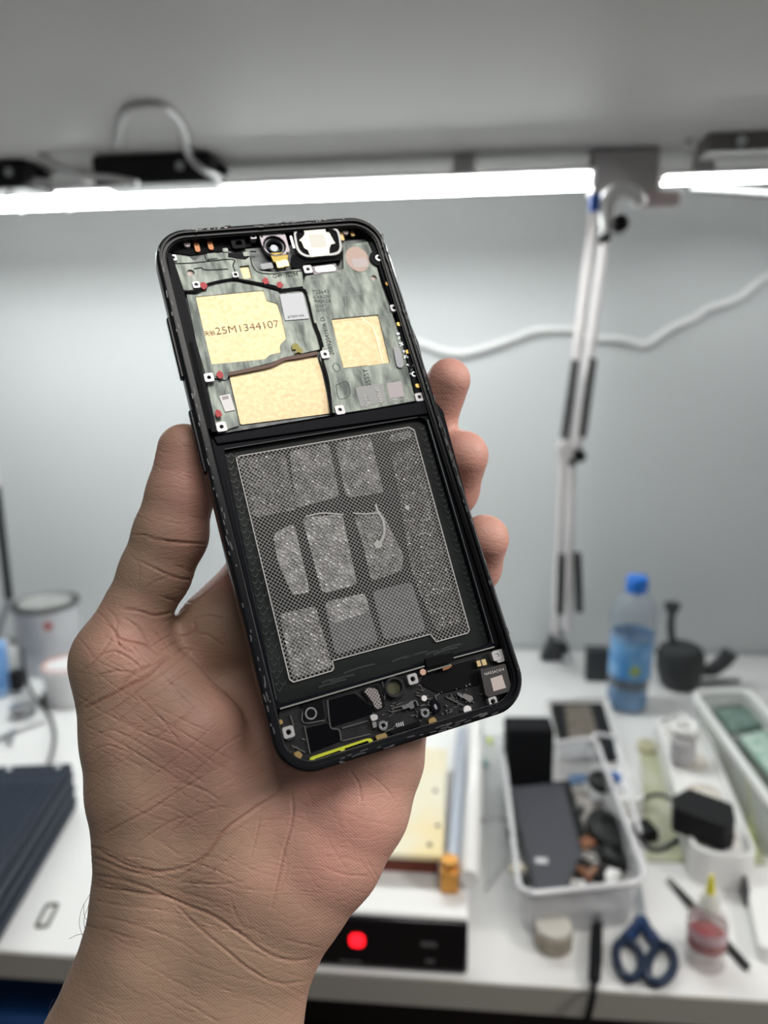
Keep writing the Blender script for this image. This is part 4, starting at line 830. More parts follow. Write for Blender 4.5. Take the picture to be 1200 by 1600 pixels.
for k in range(16):
    s0 = rr_.random(); ln = rr_.uniform(.15, .45); off = rr_.uniform(0, 75)
    u0 = 330 + 620 * s0; v0 = 1075 - 180 * s0 * 1.0 + off - 10; u1 = u0 + 300 * ln; v1 = v0 - 90 * ln
    if u1 < 1010 and v0 < 1120 - (u0 - 290) * 0.27: arc(D(u0, v0), D(u1, v1), .0002, .0005)
sc.done('graphite_scales', scm, phone)['kind'] = 'stuff'

# adhesive mesh: crossed strands clipped to its outline
mesh_poly = [D(u, v, .0040) for u, v in ((118, 207), (130, 198), (765, 90), (785, 100), (992, 850), (985, 862), (868, 895), (846, 866), (478, 966), (484, 994), (476, 1004), (332, 1046), (318, 1036))]
def clip_line(p, d, pg):
    ts = []
    for i in range(len(pg)):
        a, b = Vector(pg[i]), Vector(pg[(i + 1) % len(pg)]); e = b - a; den = d.x * e.y - d.y * e.x
        if abs(den) < 1e-12: continue
        t = ((a - p).x * e.y - (a - p).y * e.x) / den; s = ((a - p).x * d.y - (a - p).y * d.x) / den
        if 0 <= s < 1: ts.append(t)
    ts.sort(); return [(ts[i], ts[i + 1]) for i in range(0, len(ts) - 1, 2)]
mb = MB(); cc = Vector((0, 0.075)); 
for an0, sp0 in ((math.radians(46), .00088), (math.radians(-44), .00088)):
    d = Vector((math.cos(an0), math.sin(an0))); n = Vector((-d.y, d.x))
    for k in range(-84, 85):
        p = cc + n * k * sp0
        for t_0, t_1 in clip_line(p, d, mesh_poly):
            m_ = p + d * (t_0 + t_1) / 2; mb.box((m_.x, m_.y, -.0040), (t_1 - t_0, .000085, .00008), an0)
pgc = mesh_poly + [mesh_poly[0]]
for a, b in zip(pgc, pgc[1:]):
    a, b = Vector(a), Vector(b); e = b - a; mb.box(((a.x + b.x) / 2, (a.y + b.y) / 2, -.0040), (e.length, .00026, .0001), math.atan2(e.y, e.x))
mesh_o = mb.done('adhesive_mesh', M('mesh_white', (0.40, 0.39, 0.385), 0.4), phone, smooth=False)
# cloudy glue patches under the mesh
def glue(name, base, strength, smooth_=False):
    m = bpy.data.materials.new(name); m.use_nodes = True; nt = m.node_tree; b = nt.nodes['Principled BSDF']; tc = nt.nodes.new('ShaderNodeTexCoord')
    b.inputs['Base Color'].default_value = (*base, 1); b.inputs['Roughness'].default_value = 0.16
    v = nt.nodes.new('ShaderNodeTexVoronoi'); v.inputs['Scale'].default_value = 950; n = nt.nodes.new('ShaderNodeTexNoise'); n.inputs['Scale'].default_value = 330; n.inputs['Detail'].default_value = 6
    nt.links.new(tc.outputs['Object'], v.inputs['Vector']); nt.links.new(tc.outputs['Object'], n.inputs['Vector'])
    ad_ = nt.nodes.new('ShaderNodeMath'); ad_.operation = 'ADD'; nt.links.new(v.outputs[0], ad_.inputs[0]); nt.links.new(n.outputs[0], ad_.inputs[1])
    bp = nt.nodes.new('ShaderNodeBump'); bp.inputs['Strength'].default_value = strength; bp.inputs['Distance'].default_value = 0.0005
    nt.links.new(ad_.outputs[0], bp.inputs['Height']); nt.links.new(bp.outputs[0], b.inputs['Normal'])
    r = nt.nodes.new('ShaderNodeMapRange'); r.inputs[1].default_value = 0.42; r.inputs[2].default_value = 0.58; r.inputs[3].default_value = 0.45 if not smooth_ else 0.8; r.inputs[4].default_value = 1.0
    nt.links.new(n.outputs[0], r.inputs[0]); nt.links.new(r.outputs[0], b.inputs['Alpha'])
    return m
gl_a = glue('glue_cloudy', (0.19, 0.19, 0.185), 1.0); gl_d = glue('glue_dim', (0.12, 0.12, 0.117), 1.0); gl_r = glue('glue_faint', (0.06, 0.06, 0.058), 1.0); gl_b = glue('glue_bright', (0.30, 0.30, 0.295), 1.0); gl_s = glue('glue_smooth', (0.13, 0.13, 0.138), 0.15, True)
for q, m_ in (([(125, 210), (300, 185), (345, 400), (180, 430)], gl_d), ([(318, 180), (465, 150), (505, 350), (340, 395)], gl_a), ([(490, 150), (620, 125), (672, 335), (530, 355)], gl_a),
              ([(255, 490), (335, 450), (395, 710), (330, 720), (275, 600)], gl_b), ([(365, 430), (515, 415), (572, 680), (440, 715)], gl_b), ([(560, 425), (660, 400), (745, 570), (738, 630), (625, 668), (600, 560)], gl_a),
              ([(280, 790), (415, 760), (480, 990), (330, 1035)], gl_a), ([(448, 745), (600, 712), (652, 895), (490, 945)], gl_s), ([(628, 705), (775, 670), (830, 855), (672, 890)], gl_s),
              ([(452, 745), (600, 712), (620, 780), (475, 830)], gl_b), ([(700, 190), (790, 150), (960, 820), (870, 860), (780, 650)], gl_r), ([(690, 120), (770, 100), (775, 130), (700, 150)], gl_d)):
    zz = .00425 if m_ is not gl_b else .0042
    PP('glue_patch', m_, poly(D, q, zz, .0015), -zz, -zz - .0001)
gm = M('glue_ridge', (0.36, 0.36, 0.35), 0.25)
strip(D, [(640, 380), (650, 410), (668, 440), (672, 490), (655, 530)], .0041, .0006, .0001, gm, 'glue_ridge', rise=.0002)
strip(D, [(555, 412), (600, 415), (650, 412)], .0041, .0004, .0001, gm, 'glue_ridge', rise=.0001)
blob(D, 650, 530, .0014, .0040, gm, 'glue_ridge', 4, .9); blob(D, 760, 392, .0007, .0040, gm, 'glue_ridge', 5)
strip(D, [(380, 425), (440, 412), (520, 418)], .0041, .0004, .0001, gm, 'glue_ridge', rise=.0001)

# lower end: floor and components
low = M('lower_grey', (0.016, 0.016, 0.017), 0.35, 0.0, spec=0.3, noise=(300, (0.010, 0.010, 0.011), 0.15), bump=(400, 0.3, 0.0002))
ridge = M('lower_ridge', (0.12, 0.118, 0.118), 0.28, 0.5)
PP('lower_plate', low, poly(B, [(98, 312), (735, 122), (1060, 35), (1118, 120), (1112, 240), (1000, 300), (560, 430), (200, 540), (120, 480)], .0040, .001), -4.0 * mm, -5.2 * mm)
PP('black_film', M('film_black', (0.003, 0.003, 0.004), 0.3, spec=0.05), poly(B, [(318, 262), (430, 232), (500, 288), (512, 322), (330, 380), (312, 350)], .0036, .0006), -3.6 * mm, -4.1 * mm, .0001)
PP('black_film', M('film_black2', (0.003, 0.003, 0.004), 0.3, spec=0.05), poly(B, [(218, 385), (310, 362), (335, 385), (362, 392), (370, 440), (238, 492)], .0036, .0006), -3.6 * mm, -4.1 * mm, .0001)
PP('black_film', pit, poly(B, [(745, 140), (960, 82), (975, 195), (800, 235), (760, 215), (715, 190)], .0037, .0005), -3.7 * mm, -4.1 * mm, .0001)
PP('black_film', pit, poly(B, [(738, 82), (858, 52), (862, 92), (745, 120)], .0020, .0003), -2.0 * mm, -3.4 * mm, .0001)
for pts in ([(312, 262), (320, 350), (330, 385), (362, 392), (372, 440)], [(212, 375), (236, 495)], [(205, 300), (208, 360), (300, 350)], [(470, 225), (500, 280), (525, 300)], [(590, 300), (660, 280)], [(590, 315), (650, 298)], [(560, 260), (562, 230), (550, 180)],
            [(880, 230), (930, 250), (950, 275)], [(780, 240), (800, 300)], [(830, 250), (905, 285)], [(850, 235), (870, 270)], [(600, 385), (560, 400)], [(375, 385), (490, 352)], [(378, 440), (498, 410)], [(150, 330), (165, 375)], [(155, 460), (215, 490)], [(700, 240), (760, 260)]):
    strip(B, pts, .0035, .00035, .0005, ridge, 'moulded_ridge')
PP('round_film', pit, poly(B, [(200, 275), (290, 262), (302, 345), (212, 362)], .0034, .0006), -3.4 * mm, -4 * mm, .0001)
PP('dotted_ring', M('ring_grey', (0.22, 0.22, 0.22), 0.4, 0.4), [circ(*B(240, 320, .0033), .0016, 24), circ(*B(240, 320, .0033), .0012, 20)[::-1]], -3.3 * mm, -3.45 * mm)
PP('dotted_hole', pit, circ(*B(240, 320, .0033), .0010, 20), -3.3 * mm, -3.42 * mm)
# speaker mesh
PP('sound_frame', pit, poly(B, [(455, 222), (530, 195), (565, 290), (520, 315), (500, 280)], .0034, .0006), -3.4 * mm, -4 * mm, .0001)
ms = poly(B, [(470, 222), (490, 208), (518, 210), (535, 228), (550, 285), (545, 298), (522, 302), (508, 270)], .0033, .0006)
gr = PP('sound_grille', M('grille_dark', (0.07, 0.06, 0.06), 0.4), ms, -3.3 * mm, -3.4 * mm)
mb = MB()
for an0 in (math.radians(40), math.radians(-50)):
    d = Vector((math.cos(an0), math.sin(an0))); n = Vector((-d.y, d.x)); c0 = Vector(B(515, 255, .0033))
    for k in range(-14, 15):
        for a_, b_ in clip_line(c0 + n * k * .00072, d, ms):
            m_ = c0 + n * k * .00072 + d * (a_ + b_) / 2; mb.box((m_.x, m_.y, -.00325), (b_ - a_, .00022, .0001), an0)
mb.done('grille_mesh', M('grille_silver', (0.42, 0.38, 0.38), 0.35, 0.5), gr, smooth=False)
# microphone ring
c = B(603, 207, .0030)
MB().lathe([(.0029, -.0044), (.0029, -.0026), (.0027, -.0024), (.0022, -.0024), (.0020, -.0030), (.0019, -.0044)], (*c, 0), 32, cap=False).done('round_socket', M('socket_black', (0.035, 0.035, 0.036), 0.22, 0.4), phone)
PP('socket_inside', M('socket_olive', (0.055, 0.055, 0.03), 0.35), circ(*B(600, 207, .0036), .0019, 24), -3.7 * mm, -4 * mm)
# steel screws, dots, terminals
for u, v in ((555, 373), (738, 318)):
    c = B(u, v, .0026); PP('ring_screw', steel, [circ(*c, .0013, 20), circ(*c, .0006, 12)[::-1]], -2.6 * mm, -4 * mm, .0002)
for u, v, r in ((734, 254, .0008), (923, 305, .0012)): PP('white_dot', M('dot_white', (0.60, 0.58, 0.58), 0.5), circ(*B(u, v, .0030), r, 20), -3.0 * mm, -4 * mm, .0001)
c = B(783, 290, .0030); PP('oval_rubber', fr_in, [circ(*c, .0014, 24, .0020), circ(*c, .0006, 16, .0010)[::-1]], -2.9 * mm, -4 * mm, .0003)
PP('oval_inset', grey_pl, circ(*B(785, 290, .0034), .0005, 14, .0009), -3.3 * mm, -4 * mm)
PP('silver_clip', chrome, poly(B, [(636, 290), (664, 282), (666, 272), (700, 262), (710, 285), (676, 302), (668, 294), (642, 304)], .0026, .0003), -2.6 * mm, -3.6 * mm, .0002)
PP('clip_slot', pit, rrect(.0009, .0020, .0002, 2, *B(696, 283, .0025)), -2.57 * mm, -2.7 * mm)
PP('silver_block', M('block_pale', (0.62, 0.60, 0.60), 0.3, 0.5), poly(B, [(496, 328), (526, 322), (534, 345), (505, 356)], .0026, .0006), -2.6 * mm, -4 * mm, .0003)
PP('silver_block', M('block_grey', (0.30, 0.30, 0.30), 0.3, 0.6), poly(B, [(505, 358), (524, 355), (528, 378), (512, 386)], .0030, .0003), -3.0 * mm, -4 * mm, .0002)
for q in ([(520, 418), (565, 404), (574, 425), (530, 442)], [(752, 348), (776, 334), (790, 352), (770, 375), (755, 368)], [(162, 495), (185, 482), (204, 500), (190, 528)], [(96, 350), (112, 345), (120, 362), (104, 372)]):
    PP('gold_contact', M('contact_dull', (0.34, 0.24, 0.10), 0.4, 0.6), poly(B, q, .0026, .0004), -2.6 * mm, -3.8 * mm, .0002)
PP('gold_contact', M('terminal_pair', (0.55, 0.42, 0.22), 0.4, 0.6), poly(B, [(960, 92), (1000, 82), (1008, 108), (968, 118)], .0026, .0002), -2.6 * mm, -3.6 * mm, .0001)
strip(B, [(980, 87), (988, 113)], .0025, .0003, .0002, ink, 'terminal_gap')
PP('copper_dot', M('dot_copper', (0.55, 0.34, 0.27), 0.4, 0.4), circ(*B(728, 140, .0026), .0009, 18), -2.5 * mm, -3.4 * mm, .0001)
strip(B, [(815, 128), (838, 120), (852, 108)], .0024, .0007, .0004, copper_s, 'copper_spring')
for k in range(4): strip(B, [(612 + 9 * k, 363 - 2 * k), (616 + 9 * k, 380 - 2 * k)], .0035, .00035, .0003, grey_pl, 'charging_pin')
PP('charging_port', pit, poly(B, [(575, 400), (715, 352), (720, 370), (600, 412)], .0032, .0004), -3.2 * mm, -4 * mm, .0001)
PP('coil_lead', M('lead_steel', (0.30, 0.28, 0.27), 0.3, 0.7), poly(B, [(905, 232), (945, 245), (948, 262), (935, 275), (900, 250)], .0030, .0006), -3.0 * mm, -3.8 * mm, .0003)
PP('coil_tip', chrome, poly(B, [(876, 228), (890, 232), (905, 252), (895, 252), (878, 238)], .0028, .0002), -2.8 * mm, -3.5 * mm, .0001)
mb = MB(); random.seed(21)
for k in range(150):
    u, v = random.uniform(110, 1090), 0; v = 470 - (u - 110) * 0.285 + random.uniform(-105, 55)
    if 215 < u < 500 and v > 200: continue
    if 735 < u < 975 and v < 235: continue
    c = B(u, v, .0038); l = random.uniform(.4, 1.8) * mm
    mb.box((c[0], c[1], -.0039), (l, random.uniform(.15, .4) * mm, .0005), random.choice((0, 0, 1.57, .4, -.5)))
mb.done('moulded_detail', ridge, phone, .00004)['kind'] = 'stuff'
mb = MB()
for k in range(46):
    u = random.uniform(690, 940); v = 330 - (u - 690) * 0.22 + random.uniform(-85, 30); c = B(u, v, .0036)
    mb.box((c[0], c[1], -.0037), (random.uniform(.2, .7) * mm, random.uniform(.2, .5) * mm, .0005), random.random() * 3)
mb.done('solder_bits', M('bits_grey', (0.16, 0.155, 0.15), 0.3, 0.6), phone)['kind'] = 'stuff'
# lime gasket
gk = [B(u, v, .0022) for u, v in ((232, 522), (240, 510), (490, 428), (505, 430), (512, 445), (500, 456), (262, 538), (245, 536))]
h1_ = [B(u, v, .0022) for u, v in ((252, 520), (368, 480), (372, 489), (256, 527))]; h2_ = [B(u, v, .0022) for u, v in ((384, 474), (488, 439), (494, 447), (390, 482))]
PP('lime_gasket', lime_m, [roundpoly(gk, .0012), roundpoly(h1_, .0004)[::-1], roundpoly(h2_, .0004)[::-1]], -2.2 * mm, -3.6 * mm, .0003)
PP('gasket_opening', pit, poly(B, [(248, 520), (490, 438), (496, 450), (256, 532)], .0034), -3.4 * mm, -3.7 * mm)
# vibration motor at the corner
vm = PP('vibration_motor', M('motor_grey', (0.06, 0.057, 0.057), 0.35, 0.4, spec=0.3), poly(B, [(978, 130), (1088, 102), (1116, 215), (1108, 224), (1012, 250), (1000, 238)], .0016, .0005), -1.6 * mm, -4.4 * mm, .0003)
PP('code_patch', M('code_pale', (0.42, 0.36, 0.34), 0.5), poly(B, [(1022, 168), (1072, 152), (1090, 208), (1036, 224)], .0016), -1.57 * mm, -1.7 * mm, parent=vm)
text_part('NAR5AC414', B(998, 156, .0016), B(1082, 134, .0016), -1.56 * mm, ink_w, vm, 'motor_text')
PP('white_corner_tab', boss_m, poly(B, [(1032, 48), (1072, 38), (1086, 92), (1056, 100), (1040, 82)], .0022, .0004), -2.2 * mm, -3.4 * mm, .0001)
# ------------------------------------------------------------------ the hand (one continuous skin, built as a distance field)
def rcone(P, a, b, ra, rb):
    ba = b - a; l2 = ba @ ba; rr = ra - rb; a2 = l2 - rr * rr; il = 1 / l2
    pa = P - a; y = pa @ ba; z = y - l2; x2 = np.sum((pa * l2 - y[:, None] * ba) ** 2, 1); y2 = y * y * l2; z2 = z * z * l2
    k = np.sign(rr) * rr * rr * x2; d = (np.sqrt(x2 * a2 * il) + y * rr) * il - ra
    m1 = np.sign(z) * a2 * z2 > k; m2 = np.sign(y) * a2 * y2 < k
    d = np.where(m2, np.sqrt(x2 + y2) * il - ra, d); d = np.where(m1, np.sqrt(x2 + z2) * il - rb, d); return d
def smin(a, b, k):
    h = np.maximum(k - np.abs(a - b), 0) / k; return np.minimum(a, b) - h * h * k * 0.25
def n4(u, v, z, r): return (CP(u, v, z), r * z / F)
# chains of (photo x, photo y, distance m, radius px)
CH = [
 # thenar and wrist, thumb side
 ([(188, 1040, .224, 72), (222, 1150, .222, 89), (241, 1230, .2215, 99), (252, 1310, .2205, 98), (243, 1400, .219, 93), (228, 1490, .217, 96), (205, 1560, .216, 101), (176, 1640, .214, 110), (150, 1760, .21, 118)], .006),
 ([(262, 1080, .2185, 60), (312, 1145, .2165, 66), (340, 1235, .2180, 74), (352, 1330, .2195, 80)], .008),
 # palm middle
 ([(470, 1080, .240, 60), (440, 1160, .2330, 76), (420, 1250, .2265, 88), (380, 1350, .2225, 92), (330, 1450, .2205, 96), (300, 1560, .2185, 105), (290, 1700, .214, 115)], .006),
 # heel of the palm, little finger side
 ([(588, 1110, .2340, 78), (574, 1180, .2300, 86), (548, 1255, .2265, 90), (508, 1330, .2240, 89), (458, 1400, .2220, 85), (412, 1480, .2200, 84), (382, 1560, .2185, 92), (368, 1680, .214, 104)], .010),
 # knuckle row behind the phone
 ([(365, 985, .2420, 58), (450, 1000, .2450, 62), (540, 1050, .2460, 62), (600, 1110, .2420, 62)], .008),
 ([(320, 1045, .2400, 50), (380, 1110, .2380, 60), (450, 1150, .2350, 70)], .005),
 # thumb
 ([(192, 1025, .2240, 66), (214, 955, .2260, 50), (243, 895, .2270, 53), (267, 835, .2270, 55), (281, 775, .2270, 49), (288, 703, .2270, 41)], .007),
 # web between thumb and index
 ([(235, 1010, .231, 38), (300, 1030, .238, 42), (350, 1010, .242, 50)], .005),
 # index
 ([(338, 980, .2400, 60), (408, 908, .2540, 56), (540, 830, .2700, 46), (625, 735, .2700, 42), (672, 665, .2610, 38), (701, 594, .2530, 34)], .005),
 # middle
 ([(450, 1000, .2450, 56), (590, 900, .2790, 46), (672, 815, .2730, 42), (706, 765, .2640, 40), (724, 712, .2545, 39)], .005),
 # ring
 ([(540, 1050, .2460, 54), (650, 985, .2720, 44), (715, 925, .2640, 42), (741, 885, .2560, 40), (757, 842, .2475, 38)], .005),
 # little
 ([(600, 1110, .2420, 50), (680, 1050, .2600, 40), (722, 1000, .2590, 36), (738, 955, .2520, 32)], .005),
]
FL = {8, 9, 10, 11}
def sdf(P):
    D_ = None
    for i, (ch, k) in enumerate(CH):
        N = [n4(*q) for q in ch]; d = None
        for (a, ra), (b, rb) in zip(N, N[1:]):
            e = rcone(P, a, b, ra, rb); d = e if d is None else smin(d, e, 0.003)
        if i in FL:
            D_ = smin(D_, d, k)
        else: D_ = d if D_ is None else smin(D_, d, k)
    return D_
def surface_nets(lo, hi, h):
    ax_ = [np.arange(lo[i], hi[i], h) for i in range(3)]; nx, ny, nz = map(len, ax_)
    G = np.empty((nx, ny, nz))
    for i, x in enumerate(ax_[0]):
        Y_, Z_ = np.meshgrid(ax_[1], ax_[2], indexing='ij'); G[i] = sdf(np.stack([np.full(Y_.size, x), Y_.ravel(), Z_.ravel()], 1)).reshape(ny, nz)
    I = G < 0; n = I[:-1, :-1, :-1].astype(int)
    cnt = sum(I[a:nx - 1 + a, b:ny - 1 + b, c:nz - 1 + c].astype(int) for a in (0, 1) for b in (0, 1) for c in (0, 1))
    act = (cnt > 0) & (cnt < 8); idx = -np.ones(act.shape, int); cells = np.argwhere(act); idx[act] = np.arange(len(cells))
    V = (cells + 0.5) * h + np.array(lo); Q = []
    for axis in range(3):
        sl0 = [slice(None)] * 3; sl1 = [slice(None)] * 3; sl0[axis] = slice(0, -1); sl1[axis] = slice(1, None)
        A0, A1 = I[tuple(sl0)], I[tuple(sl1)]; E_ = np.argwhere(A0 != A1); b_, c_ = (axis + 1) % 3, (axis + 2) % 3
        E_ = E_[(E_[:, b_] > 0) & (E_[:, c_] > 0)]
        E_ = E_[(E_[:, b_] < G.shape[b_] - 1) & (E_[:, c_] < G.shape[c_] - 1)]
        inside0 = A0[tuple(E_.T)]
        def at(db, dc):
            q = E_.copy(); q[:, b_] -= db; q[:, c_] -= dc; return idx[tuple(q.T)]
        q = np.stack([at(1, 1), at(0, 1), at(0, 0), at(1, 0)], 1); q[~inside0] = q[~inside0][:, ::-1]; Q.append(q)
    return V, np.concatenate(Q)
def grad(P, e=2e-4):
    g = np.stack([sdf(P + e * d) - sdf(P - e * d) for d in np.eye(3)], 1); return g / (np.linalg.norm(g, axis=1, keepdims=True) + 1e-12)
def project(V, it=3):
    for _ in range(it):
        d = sdf(V); V = V - grad(V) * np.clip(d, -.002, .002)[:, None]
    return V
def subdivide(V, Q):
    E_ = np.concatenate([np.sort(Q[:, [i, (i + 1) % 4]], 1) for i in range(4)]); U, inv = np.unique(E_, axis=0, return_inverse=True); inv = inv.reshape(-1)
    n, m = len(V), len(Q); V2 = np.concatenate([V, (V[U[:, 0]] + V[U[:, 1]]) / 2, V[Q].mean(1)])
    e = [n + inv[i * m:(i + 1) * m] for i in range(4)]; c = n + len(U) + np.arange(m)
    return V2, np.concatenate([np.stack([Q[:, i], e[i], c, e[(i + 3) % 4]], 1) for i in range(4)])
pts_ = np.array([n4(*q)[0] for ch, _ in CH for q in ch]); lo, hi = pts_.min(0) - .028, pts_.max(0) + .028
V, Q = surface_nets(lo, hi, .0017); V = project(V)
V, Q = subdivide(V, Q); V = project(V, 2)
V, Q = subdivide(V, Q); V = project(V, 1)
N_ = grad(V)
# fold lines of the skin, as photo polylines (x, y), depth mm, width px
def c2(*p): return [(60 + a / 2.857, 640 + b / 2.857) for a, b in p]
def c3(*p): return [(60 + a / 1.875, 1100 + b / 1.875) for a, b in p]
FOLDS = [
 (c3((722, 222), (690, 268), (640, 302), (590, 338), (545, 372), (500, 430), (455, 478), (400, 520)), .50, 3.0),
 (c3((160, 500), (280, 525), (380, 565), (450, 596), (520, 625), (600, 680), (680, 735), (750, 752), (800, 745)), .42, 2.6),
 (c3((395, 580), (470, 655), (560, 730), (620, 778), (700, 818), (790, 812)), .34, 2.4),
 (c3((165, 420), (250, 468), (340, 490), (430, 478), (500, 440)), .45, 2.4), (c3((165, 450), (250, 485), (330, 498), (400, 490)), .35, 2.2),
 (c3((160, 535), (260, 548), (350, 560), (400, 570)), .35, 2.2), (c3((160, 575), (240, 590), (330, 600)), .25, 2), (c3((150, 620), (260, 640), (400, 690), (480, 740)), .2, 2),
 (c3((190, 385), (260, 345), (330, 310), (400, 262), (480, 215)), .40, 2.0), (c3((260, 430), (330, 380), (400, 340), (440, 330)), .30, 1.8), (c3((350, 425), (420, 350), (500, 310), (560, 300)), .28, 1.8),
 (c3((130, 60), (230, 110), (330, 170), (420, 225), (500, 262)), .26, 1.7), (c3((180, 20), (300, 80), (420, 130), (520, 200)), .26, 1.7), (c3((300, 5), (400, 70), (500, 130), (580, 170)), .24, 1.6),
 (c3((330, 0), (430, 50), (520, 90)), .2, 1.5), (c3((200, 200), (300, 130), (400, 60), (460, 0)), .24, 1.6), (c3((160, 180), (260, 100), (340, 30)), .24, 1.6), (c3((230, 290), (330, 215), (440, 130), (520, 60)), .26, 1.6),
 (c3((150, 90), (250, 70), (330, 40)), .18, 1.5), (c3((280, 300), (400, 250), (470, 190), (560, 110)), .22, 1.6), (c3((380, 225), (480, 250), (540, 290)), .3, 1.8), (c3((440, 120), (540, 190), (600, 230)), .2, 1.5),
 (c3((740, 240), (745, 330), (720, 430), (700, 520), (680, 600)), .32, 2.0), (c3((655, 290), (640, 380), (620, 450)), .22, 1.6), (c3((600, 395), (560, 450), (500, 500), (450, 540)), .28, 1.8),
 (c3((910, 190), (940, 240), (945, 300)), .16, 1.6), (c3((960, 200), (1010, 240), (1050, 290)), .14, 1.6), (c3((840, 480), (900, 500), (970, 505)), .25, 2), (c3((700, 400), (730, 470), (700, 560), (660, 650)), .12, 1.6),
 (c3((560, 560), (580, 620), (610, 670)), .15, 1.6), (c3((720, 690), (760, 700), (830, 715)), .2, 2),
 (c2((350, 1250), (420, 1180), (520, 1130), (590, 1098)), .45, 2.6), (c2((205, 1335), (300, 1290), (400, 1235), (480, 1190), (545, 1130), (600, 1100)), .62, 3.0), (c2((600, 1095), (650, 1068), (690, 1080)), .3, 2),
 (c2((190, 1180), (250, 1120), (300, 1060), (330, 1010)), .35, 2), (c2((330, 1000), (380, 1030), (470, 1050), (540, 1090)), .45, 2.2), (c2((290, 950), (340, 990), (360, 1050), (420, 1090)), .40, 2.2), (c2((370, 890), (450, 900), (520, 920), (600, 905)), .50, 2.4),
 (c2((380, 930), (430, 960), (470, 1000), (500, 1050)), .35, 2.2), (c2((270, 1100), (340, 1080), (420, 1120), (460, 1160)), .4, 2.2), (c2((240, 1200), (330, 1170), (420, 1170)), .3, 2), (c2((300, 880), (350, 940), (340, 1000)), .2, 2),
 (c2((480, 572), (560, 585), (640, 592), (745, 600)), .55, 2.2), (c2((500, 590), (600, 600), (700, 600)), .3, 1.8), (c2((440, 670), (520, 710), (600, 745), (690, 765)), .42, 2.2), (c2((470, 800), (540, 760), (600, 750)), .2, 1.8), (c2((400, 640), (450, 700), (440, 800)), .18, 1.8),
 (c2((530, 830), (600, 850), (640, 840)), .22, 1.8), (c2((410, 560), (470, 560), (520, 575)), .25, 1.8),
 (c2((200, 1400), (330, 1340), (450, 1250), (560, 1170), (690, 1075)), .38, 1.8), (c2((530, 1165), (590, 1220), (650, 1290), (720, 1360)), .25, 1.6), (c2((580, 1230), (640, 1190), (700, 1160)), .24, 1.6), (c2((420, 1260), (500, 1330), (580, 1420), (640, 1500)), .25, 1.6),
 (c2((230, 1480), (330, 1410), (430, 1330), (500, 1280)), .25, 1.6), (c2((290, 1420), (380, 1450), (470, 1500), (560, 1560)), .25, 1.6), (c2((300, 1560), (400, 1500), (480, 1440), (600, 1400), (700, 1340)), .22, 1.6), (c2((200, 1560), (300, 1500), (420, 1540)), .2, 1.6),
 (c2((610, 1000), (640, 1012), (680, 1000), (700, 975), (690, 940)), .35, 2.6), (c2((690, 935), (760, 920), (830, 935)), .3, 2), (c2((680, 870), (740, 830), (800, 780)), .12, 2), (c2((700, 1000), (760, 1010), (830, 1060)), .3, 2),
]
_r = random.Random(11)
def fan(n, x0, x1, y0, y1, slopes, ln, dep):
    for k in range(n):
        u, v = _r.uniform(x0, x1), _r.uniform(y0, y1); s = _r.choice(slopes) + _r.uniform(-.12, .12); l = _r.uniform(.5, 1.1) * ln; c_ = _r.uniform(-.08, .08) * l
        dx = l / math.hypot(1, s); FOLDS.append(([(u - dx / 2, v - s * dx / 2), (u, v + c_), (u + dx / 2, v + s * dx / 2)], _r.uniform(.5, 1) * dep, _r.uniform(1.3, 1.9)))
fan(34, 150, 400, 1335, 1470, (.1, .25, .4), 130, .24)
fan(46, 130, 420, 1050, 1320, (-.75, -.6, .5, .65), 110, .20)
fan(26, 110, 470, 1480, 1600, (.35, .5), 150, .13)
fan(26, 205, 320, 700, 950, (.1, .25), 70, .16)
fan(22, 130, 280, 940, 1060, (-.6, .5, 1.2), 60, .26)
fan(26, 420, 620, 1200, 1420, (1.6, .25, .1, -.2), 80, .12)
Pc = (V - CAM) @ RW                              # world -> camera frame, for laying out the fold lines once
uv = np.stack([600 + F * Pc[:, 0] / Pc[:, 2], 800 + F * Pc[:, 1] / Pc[:, 2]], 1)
facing = np.einsum('ij,ij->i', N_, (CAM - V) / np.linalg.norm(V - CAM, axis=1, keepdims=True)); vis = (facing > -0.1) & (Pc[:, 2] < .245)
disp = np.zeros(len(V)); fold = np.zeros(len(V))
def smooth_line(p, n=6): return [(q.x, q.y) for q in spline([(a, b, 0) for a, b in p], n)]
for pl, dep, wd in FOLDS:
    pl = smooth_line(pl); pa = np.array(pl); m = vis & (uv[:, 0] > pa[:, 0].min() - 12) & (uv[:, 0] < pa[:, 0].max() + 12) & (uv[:, 1] > pa[:, 1].min() - 12) & (uv[:, 1] < pa[:, 1].max() + 12)
    ii = np.where(m)[0]
    if not len(ii): continue
    q = uv[ii]; best = np.full(len(ii), 1e9); bt_ = np.zeros(len(ii)); n = len(pl) - 1
    for j in range(n):
        a, b = pa[j], pa[j + 1]; e = b - a; t = np.clip(((q - a) @ e) / (e @ e + 1e-9), 0, 1); dd = np.linalg.norm(q - a - t[:, None] * e, axis=1)
        s = dd < best; best[s] = dd[s]; bt_[s] = (j + t[s]) / n
    env = np.sin(np.pi * np.clip(bt_, 0.0, 1)) ** 0.4
    x = best / (wd * .78); prof_ = np.exp(-x * x) - 0.16 * np.exp(-((x - 2.2) ** 2) / 1.5)
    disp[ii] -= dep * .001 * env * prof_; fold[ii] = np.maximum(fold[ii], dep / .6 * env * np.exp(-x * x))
V = V + N_ * np.maximum(disp, -.0009)[:, None]
org_h = CP(300, 1600, .217)
me = bpy.data.meshes.new('hand'); me.vertices.add(len(V)); me.vertices.foreach_set('co', (V - org_h).ravel())
me.loops.add(Q.size); me.loops.foreach_set('vertex_index', Q.ravel().astype(np.int32)); me.polygons.add(len(Q)); me.polygons.foreach_set('loop_start', np.arange(0, Q.size, 4, dtype=np.int32))
